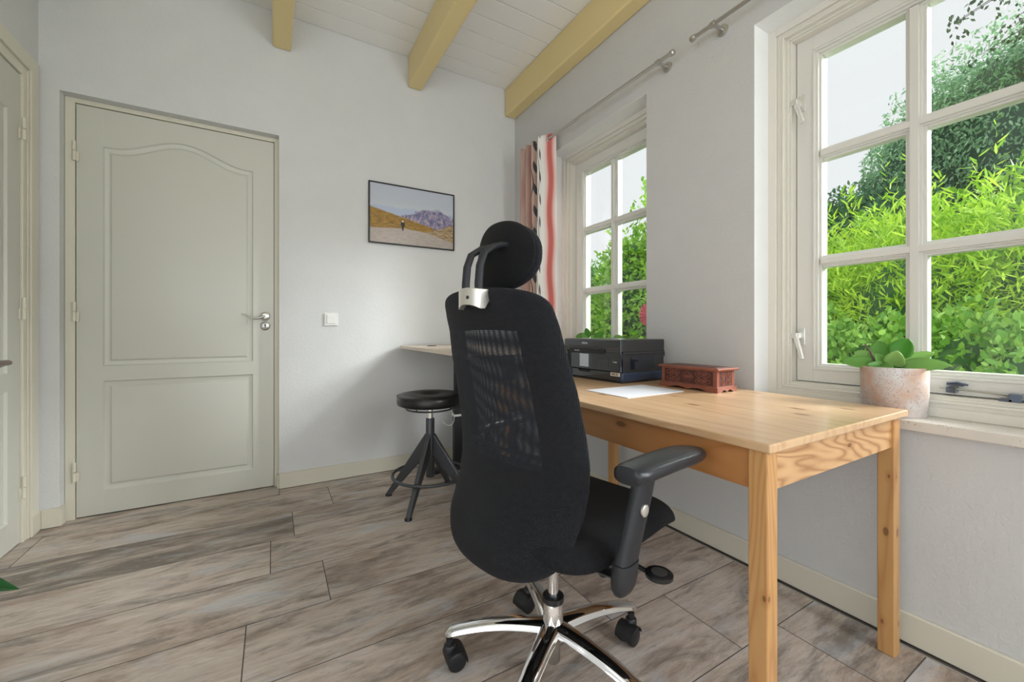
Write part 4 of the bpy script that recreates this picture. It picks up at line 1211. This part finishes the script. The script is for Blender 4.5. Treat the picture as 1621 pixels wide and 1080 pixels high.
# base
q = MB().lathe([(.0275, .126), (.030, .135), (.0275, .160), (.0260, .215), (.0240, .218)], 32)
hb = q.build('base_hub', M_CHROME, ch, smooth=True, angle=60)
MB().lathe([(.0285, .214), (.0295, .219), (.0285, .229), (.018, .231)], 28).build('collar', M_BLACK, ch, smooth=True, angle=60)
MB().lathe([(.0145, .225), (.0145, .37)], 24).build('gas_piston', M_CHROME, ch, smooth=True)
MB().lathe([(.016, .05), (.019, .055), (.019, .13)], 20).build('hub_foot', M_STEEL, ch, smooth=True)
for k in range(5):
    aw = radians(142.9-72*k)-radians(12); ca_, sa_ = cos(aw), sin(aw)
    q = MB(); N1 = 18; n_ = 20
    for j in range(N1+1):
        t_ = j/N1; r_ = .012+.292*t_
        ztop = .162-.002*t_-.050*t_**2.3; hgt = .030-.008*t_; wv = .0285-.0065*t_+.004*(1-t_)**6
        if j == N1: wv *= .55; hgt *= .6; ztop -= .005
        zc = ztop-hgt/2*1.0
        for i in range(n_):
            a = 2*pi*i/n_; c_, s_ = cos(a), sin(a)
            kk = (abs(c_)**2.4+abs(s_)**2.4)**(-1/2.4)
            yy = wv*c_*kk*(1.0 if s_ < 0 else .86); zz = zc+hgt*.5*s_*kk
            q.v.append((r_*ca_-yy*sa_, r_*sa_+yy*ca_, zz))
    for j in range(N1):
        for i in range(n_): q.f.append((j*n_+i, j*n_+(i+1) % n_, (j+1)*n_+(i+1) % n_, (j+1)*n_+i))
    q.f.append(tuple(range(n_))); q.f.append(tuple(N1*n_+i for i in range(n_)))
    lg = q.build('base_leg', M_CHROME, ch, smooth=True, angle=70)
    # caster
    sw_ = radians([30, -60, 15, 100, 160][k]); cxk, cyk = .290*ca_, .290*sa_
    Mx = Matrix.Rotation(aw+sw_, 3, 'Z')
    off = Mx @ Vector((-.016, 0, 0)); ctr = Vector((cxk+off.x, cyk+off.y, .0265))
    Wm = Mx.to_4x4()
    q = MB()
    for sy in (-1, 1):
        b = len(q.v)
        prof = [(.020, sy*.0275), (.0255, sy*.0245), (.0265, sy*.018), (.0255, sy*.007), (.012, sy*.006)]
        q.lathe(prof, 26, tuple(ctr), 'y', M=Mx.to_4x4())
    cs = q.build('caster', M_BLACK, lg, smooth=True, angle=50)
    q = MB(); nn_ = 16; b = 0
    for side in (-.0285, -.010, .010, .0285):
        for i in range(nn_+1):
            a = radians(-8+176*i/nn_)
            ri = .0315 if abs(side) < .02 else .0305
            q.v.append(tuple(ctr+Mx @ Vector((-ri*cos(a), side, ri*sin(a)+.001))))
        for i in range(nn_+1):
            a = radians(-8+176*i/nn_); ri = .0275
            q.v.append(tuple(ctr+Mx @ Vector((-ri*cos(a), side, ri*sin(a)+.001))))
    m1 = 2*(nn_+1)
    for s3 in range(3):
        for i in range(nn_):
            a = s3*m1+i; q.f.append((a, a+1, a+1+m1, a+m1))
            a = s3*m1+nn_+1+i; q.f.append((a, a+m1, a+m1+1, a+1))
    for s3 in (0, 3):
        for i in range(nn_):
            a = s3*m1+i; q.f.append((a, a+1, a+nn_+2, a+nn_+1))
    for i in (0, nn_):
        for s3 in range(3):
            a = s3*m1+i; q.f.append((a, a+m1, a+m1+nn_+1, a+nn_+1))
    q.lathe([(.010, .045), (.010, .088)], 14, (cxk, cyk, 0))
    q.lathe([(.0165, .052), (.0165, .066), (.012, .070)], 16, (cxk, cyk, 0))
    q.box(-.0045, .0045, -.003, .003, -.0, .03, M=Matrix.Translation(ctr))
    q.build('caster_hood', M_BLACK, cs, smooth=True, angle=50)

# ------------------------------------------------------------------ outside
gr = MB().box(RX+.32, 60, -30, 40, -.25, -.12).build('lawn', M_GRASS); tag(gr, 'green lawn outside the windows', 'grass', kind='structure')

def foliage(name, label, cat, center, trunk_h, vols, count, lsize, lw, m, seed, core=.8, group=None, droop=0.0, updir=0.0, trunk_r=.06, shoots=0, shootlen=.3, corem=M_CORE, shell=.5, noisy=.35, clump=0):
    """vols: list of (x,y,z,rx,ry,rz) in world. leaves are scattered through the outer part of every volume"""
    t_ = thing(name, label, cat, (center[0], center[1], -.12), group=group)
    C0 = np.array([center[0], center[1], -.12])
    rs = np.random.RandomState(seed)
    vols = np.array(vols, float)
    area_ = (vols[:, 3]*vols[:, 4]+vols[:, 4]*vols[:, 5]+vols[:, 3]*vols[:, 5])
    pick = rs.choice(len(vols), count, p=area_/area_.sum()); V = vols[pick]
    d = rs.normal(size=(count, 3)); d /= np.linalg.norm(d, axis=1)[:, None]
    # bias to the window side (low X) is natural: the house sees this side; keep all sides populated
    r = 1-shell*rs.rand(count)**1.6
    lump = np.array([noise.noise(Vector((V[i, 0]*3+d[i, 0]*2.4, d[i, 1]*2.4+V[i, 1], d[i, 2]*2.4+seed))) for i in range(count)])
    r = r*(1+noisy*lump)
    P = V[:, :3]+d*V[:, 3:]*r[:, None]
    keep = P[:, 2] > -.1; P = P[keep]; d = d[keep]; n = len(P)
    axis = d*.6+rs.normal(size=(n, 3))*.75; axis[:, 2] += updir-droop
    if shoots:
        # long upright shoots carrying leaves: replace part of the leaves
        k = shoots; per = 26
        idx = rs.choice(n, k)
        base = P[idx]; sd = d[idx]*.55+rs.normal(size=(k, 3))*.25; sd[:, 2] += .9; sd /= np.linalg.norm(sd, axis=1)[:, None]
        tt = np.tile(np.linspace(0, 1, per), k)
        B = np.repeat(base, per, 0); D = np.repeat(sd, per, 0)
        L_ = np.repeat(shootlen*(.6+.8*rs.rand(k)), per)
        bend = np.repeat(rs.normal(size=(k, 3))*.25, per, 0)
        SP = B+D*(tt*L_)[:, None]+bend*((tt**2)*L_)[:, None]
        side = rs.normal(size=(len(SP), 3)); side -= D*(side*D).sum(1)[:, None]; side /= np.linalg.norm(side, axis=1)[:, None]
        SA = D*.8+side*.8
        P = np.vstack([P, SP]); axis = np.vstack([axis, SA]); n = len(P)
    axis /= np.linalg.norm(axis, axis=1)[:, None]
    sd = np.cross(axis, rs.normal(size=(n, 3))); sd /= np.linalg.norm(sd, axis=1)[:, None]
    nm = np.cross(axis, sd)
    ls = lsize*(.65+.7*rs.rand(n))[:, None]; wd = ls*lw
    K = 6
    a1, a2 = P+axis*ls*.25, P+axis*ls*.65
    verts = np.stack([P, a1+sd*wd*.42+nm*wd*.1, a2+sd*wd*.42+nm*wd*.1, P+axis*ls, a2-sd*wd*.42+nm*wd*.1, a1-sd*wd*.42+nm*wd*.1], 1).reshape(-1, 3)-C0
    me = bpy.data.meshes.new('foliage'); me.vertices.add(n*K); me.vertices.foreach_set('co', verts.ravel())
    me.loops.add(n*K); me.loops.foreach_set('vertex_index', np.arange(n*K, dtype=np.int32))
    me.polygons.add(n); me.polygons.foreach_set('loop_start', np.arange(0, n*K, K, dtype=np.int32)); me.polygons.foreach_set('loop_total', np.full(n, K, dtype=np.int32))
    me.update(calc_edges=True); me.materials.append(m)
    at = me.attributes.new('tint', 'FLOAT', 'FACE')
    tv = np.clip(.15+.85*rs.rand(n)**1.1, 0, 1); at.data.foreach_set('value', tv)
    o = bpy.data.objects.new('foliage', me); COL.objects.link(o); o.parent = t_
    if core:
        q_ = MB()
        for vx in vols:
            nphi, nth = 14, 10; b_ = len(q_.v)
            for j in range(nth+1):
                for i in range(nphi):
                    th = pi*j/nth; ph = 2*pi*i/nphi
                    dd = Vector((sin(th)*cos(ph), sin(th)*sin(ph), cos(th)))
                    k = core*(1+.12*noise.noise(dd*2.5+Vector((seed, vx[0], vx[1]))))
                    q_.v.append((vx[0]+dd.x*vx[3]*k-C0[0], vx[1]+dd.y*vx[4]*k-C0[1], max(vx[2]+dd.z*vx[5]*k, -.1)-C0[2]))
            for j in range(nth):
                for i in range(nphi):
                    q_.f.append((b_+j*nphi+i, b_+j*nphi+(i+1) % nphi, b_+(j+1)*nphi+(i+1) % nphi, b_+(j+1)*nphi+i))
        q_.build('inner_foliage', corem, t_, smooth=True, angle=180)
    if trunk_h:
        MB().tube([(0, 0, 0), (.03, .02, trunk_h*.5), (0, 0, trunk_h)], [trunk_r, trunk_r*.85, trunk_r*.6], 10).build('trunk', M_BARK, t_, smooth=True)
    return t_
rg = random.Random(11)
# broad-leaved shrub bed right outside, below the near window
vols = [(3.05+rg.uniform(-.12, .12), y_, .42, .42, .36, .66+rg.uniform(-.06, .05)) for y_ in np.arange(-.6, 2.3, .32)]
foliage('leafy_shrub', 'broad-leaved bright green hedge just outside the near window sill', 'shrub', (2.95, .7), .3, vols, 46000, .042, .55, M_LEAF_H, 1, core=.72, updir=.5, shell=.42)
vols = [(4.1, .3, .85, .75, .75, 1.05), (4.0, 1.05, .8, .7, .65, .98), (4.3, 1.8, .75, .8, .65, .95), (4.1, -.4, .9, .75, .75, 1.05), (4.9, 2.5, .7, .8, .6, .75)]
foliage('willow_shrub', 'yellow-green narrow-leaved shrub with upright shoots outside the near window', 'shrub', (4.2, .8), .5, vols, 76000, .068, .16, M_LEAF_W, 2, core=.72, updir=.5, shoots=1100, shootlen=.34, shell=.40)
vols = [(5.9, .6, 1.25, .9, .9, 1.15), (5.8, 1.7, 1.1, .9, .8, 1.1), (6.1, -.2, 1.4, .9, .9, 1.15), (6.2, 2.5, .9, .9, .8, 1.0)]
foliage('mid_green_shrub', 'tall round-leaved green shrub between the willow shrub and the big tree', 'shrub', (6.0, 1.1), 1.0, vols, 40000, .07, .55, M_LEAF_M, 3, core=.8, updir=.1, shoots=160, shootlen=.3, shell=.4)
vols = [(9.6, 1.0, 3.3, 1.9, 1.9, 2.15), (9.4, 2.2, 3.2, 1.4, 1.05, 1.75), (9.8, -.6, 3.6, 2, 1.8, 2.3), (9.3, 1.6, 1.6, 1.6, 1.6, 1.8), (9.8, 0, 4.2, 1.6, 1.5, 1.45), (9.3, -.8, 1.8, 1.8, 1.8, 2.0)]
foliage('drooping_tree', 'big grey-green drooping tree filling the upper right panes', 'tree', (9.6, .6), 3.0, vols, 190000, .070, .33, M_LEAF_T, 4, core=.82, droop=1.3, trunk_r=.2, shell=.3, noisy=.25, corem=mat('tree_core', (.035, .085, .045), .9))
vols = [(8.4, 3.15, 2.55, .7, .65, .75), (8.4, 2.5, 2.1, 1.0, 1.0, 1.1), (8.4, 3.3, 1.1, .9, .9, .9)]
foliage('dark_round_tree', 'darker round-leaved tree at the left of the near window, before the sky', 'tree', (8.4, 2.9), 1.6, vols, 26000, .08, .55, M_LEAF_D, 5, core=.72, shell=.55, noisy=.5, trunk_r=.1)
vols = [(5.0, 5.75, 1.15, .75, .62, 1.12), (5.2, 5.1, .85, .8, .6, .9)]
foliage('small_tree', 'blue-green bushy tree seen through the left panes of the far window', 'tree', (5.0, 5.6), .6, vols, 15000, .07, .5, M_LEAF_N, 6, core=.76, updir=.2, shoots=90, shootlen=.28)
vols = [(4.55, 4.05, 1.25, .75, .62, 1.25), (4.6, 3.4, 1.35, .75, .62, 1.35), (4.8, 4.6, .8, .7, .5, .95)]
foliage('small_tree', 'bright green bushy tree with jagged top seen through the right panes of the far window', 'tree', (4.6, 3.9), .6, vols, 20000, .075, .5, M_LEAF_M, 7, core=.76, updir=.2, shoots=120, shootlen=.3)
# overhanging branch at the upper right
bt = thing('overhanging_branch_tree', 'dark thin branches hanging into the top right corner of the near window', 'tree', (8.2, -1.6, -.12))
q = MB(); q.tube([(0, 0, 0), (.05, .1, 3), (-.1, .2, 6.2), (-.1, .3, 7.5)], [.12, .10, .07, .04], 8)
tips = []
rg = random.Random(3)
for k in range(34):
    s0 = Vector((-.08, .2, 6.0+rg.uniform(-.6, .8))); d = Vector((rg.uniform(-.7, .1), rg.uniform(1.8, 3.1), rg.uniform(-.85, .05)))
    pts = [s0+d*(i/8)+Vector((0, 0, -.10*(i/8)**2*3+.18*sin(i*.9+k)*.25)) for i in range(9)]
    q.tube(pts, [.022*(1-i/9.5) for i in range(9)], 5); tips += pts[3:]
q.build('branches', M_BARK, bt, smooth=True)
q = MB()
for p in tips:
    for _ in range(16):
        b_ = p+Vector((rg.gauss(0, .07), rg.gauss(0, .07), rg.gauss(-.05, .09))); d = Vector((rg.gauss(0, .5), rg.gauss(0, .5), rg.gauss(-.8, .4))).normalized()
        s_ = d.cross(Vector((rg.random(), rg.random(), rg.random()))).normalized()*.018; L_ = rg.uniform(.05, .085)
        q.add([b_, b_+d*L_*.5+s_, b_+d*L_, b_+d*L_*.5-s_], [(0, 1, 2, 3)])
o = q.build('foliage', M_LEAF_B, bt, fixn=False); tint(o, random.Random(2))
# red pleated fan ornament in the garden
fo_ = thing('garden_ornament', 'red pleated fan-shaped ornament outside the far window', 'ornament', (2.32, 2.04, -.12))
q = MB(); n = 14; mid = Vector((0, 0, 1.185))
q.v.append(tuple(mid))
for i in range(n+1):
    a = radians(-75+150*i/n); r_ = .085
    q.v.append((.008*(1 if i % 2 else -1), mid.y+r_*cos(a), mid.z+r_*sin(a)))
for i in range(n): q.f.append((0, i+1, i+2))
o = q.build('fan', mat('red_fan', (.48, .07, .09), .6), fo_, fixn=False); md = o.modifiers.new('t', 'SOLIDIFY'); md.thickness = .003
MB().tube([(.0, 0, 0), (0, 0, 1.185)], .006, 8).build('stake', M_BARK, fo_, smooth=True)
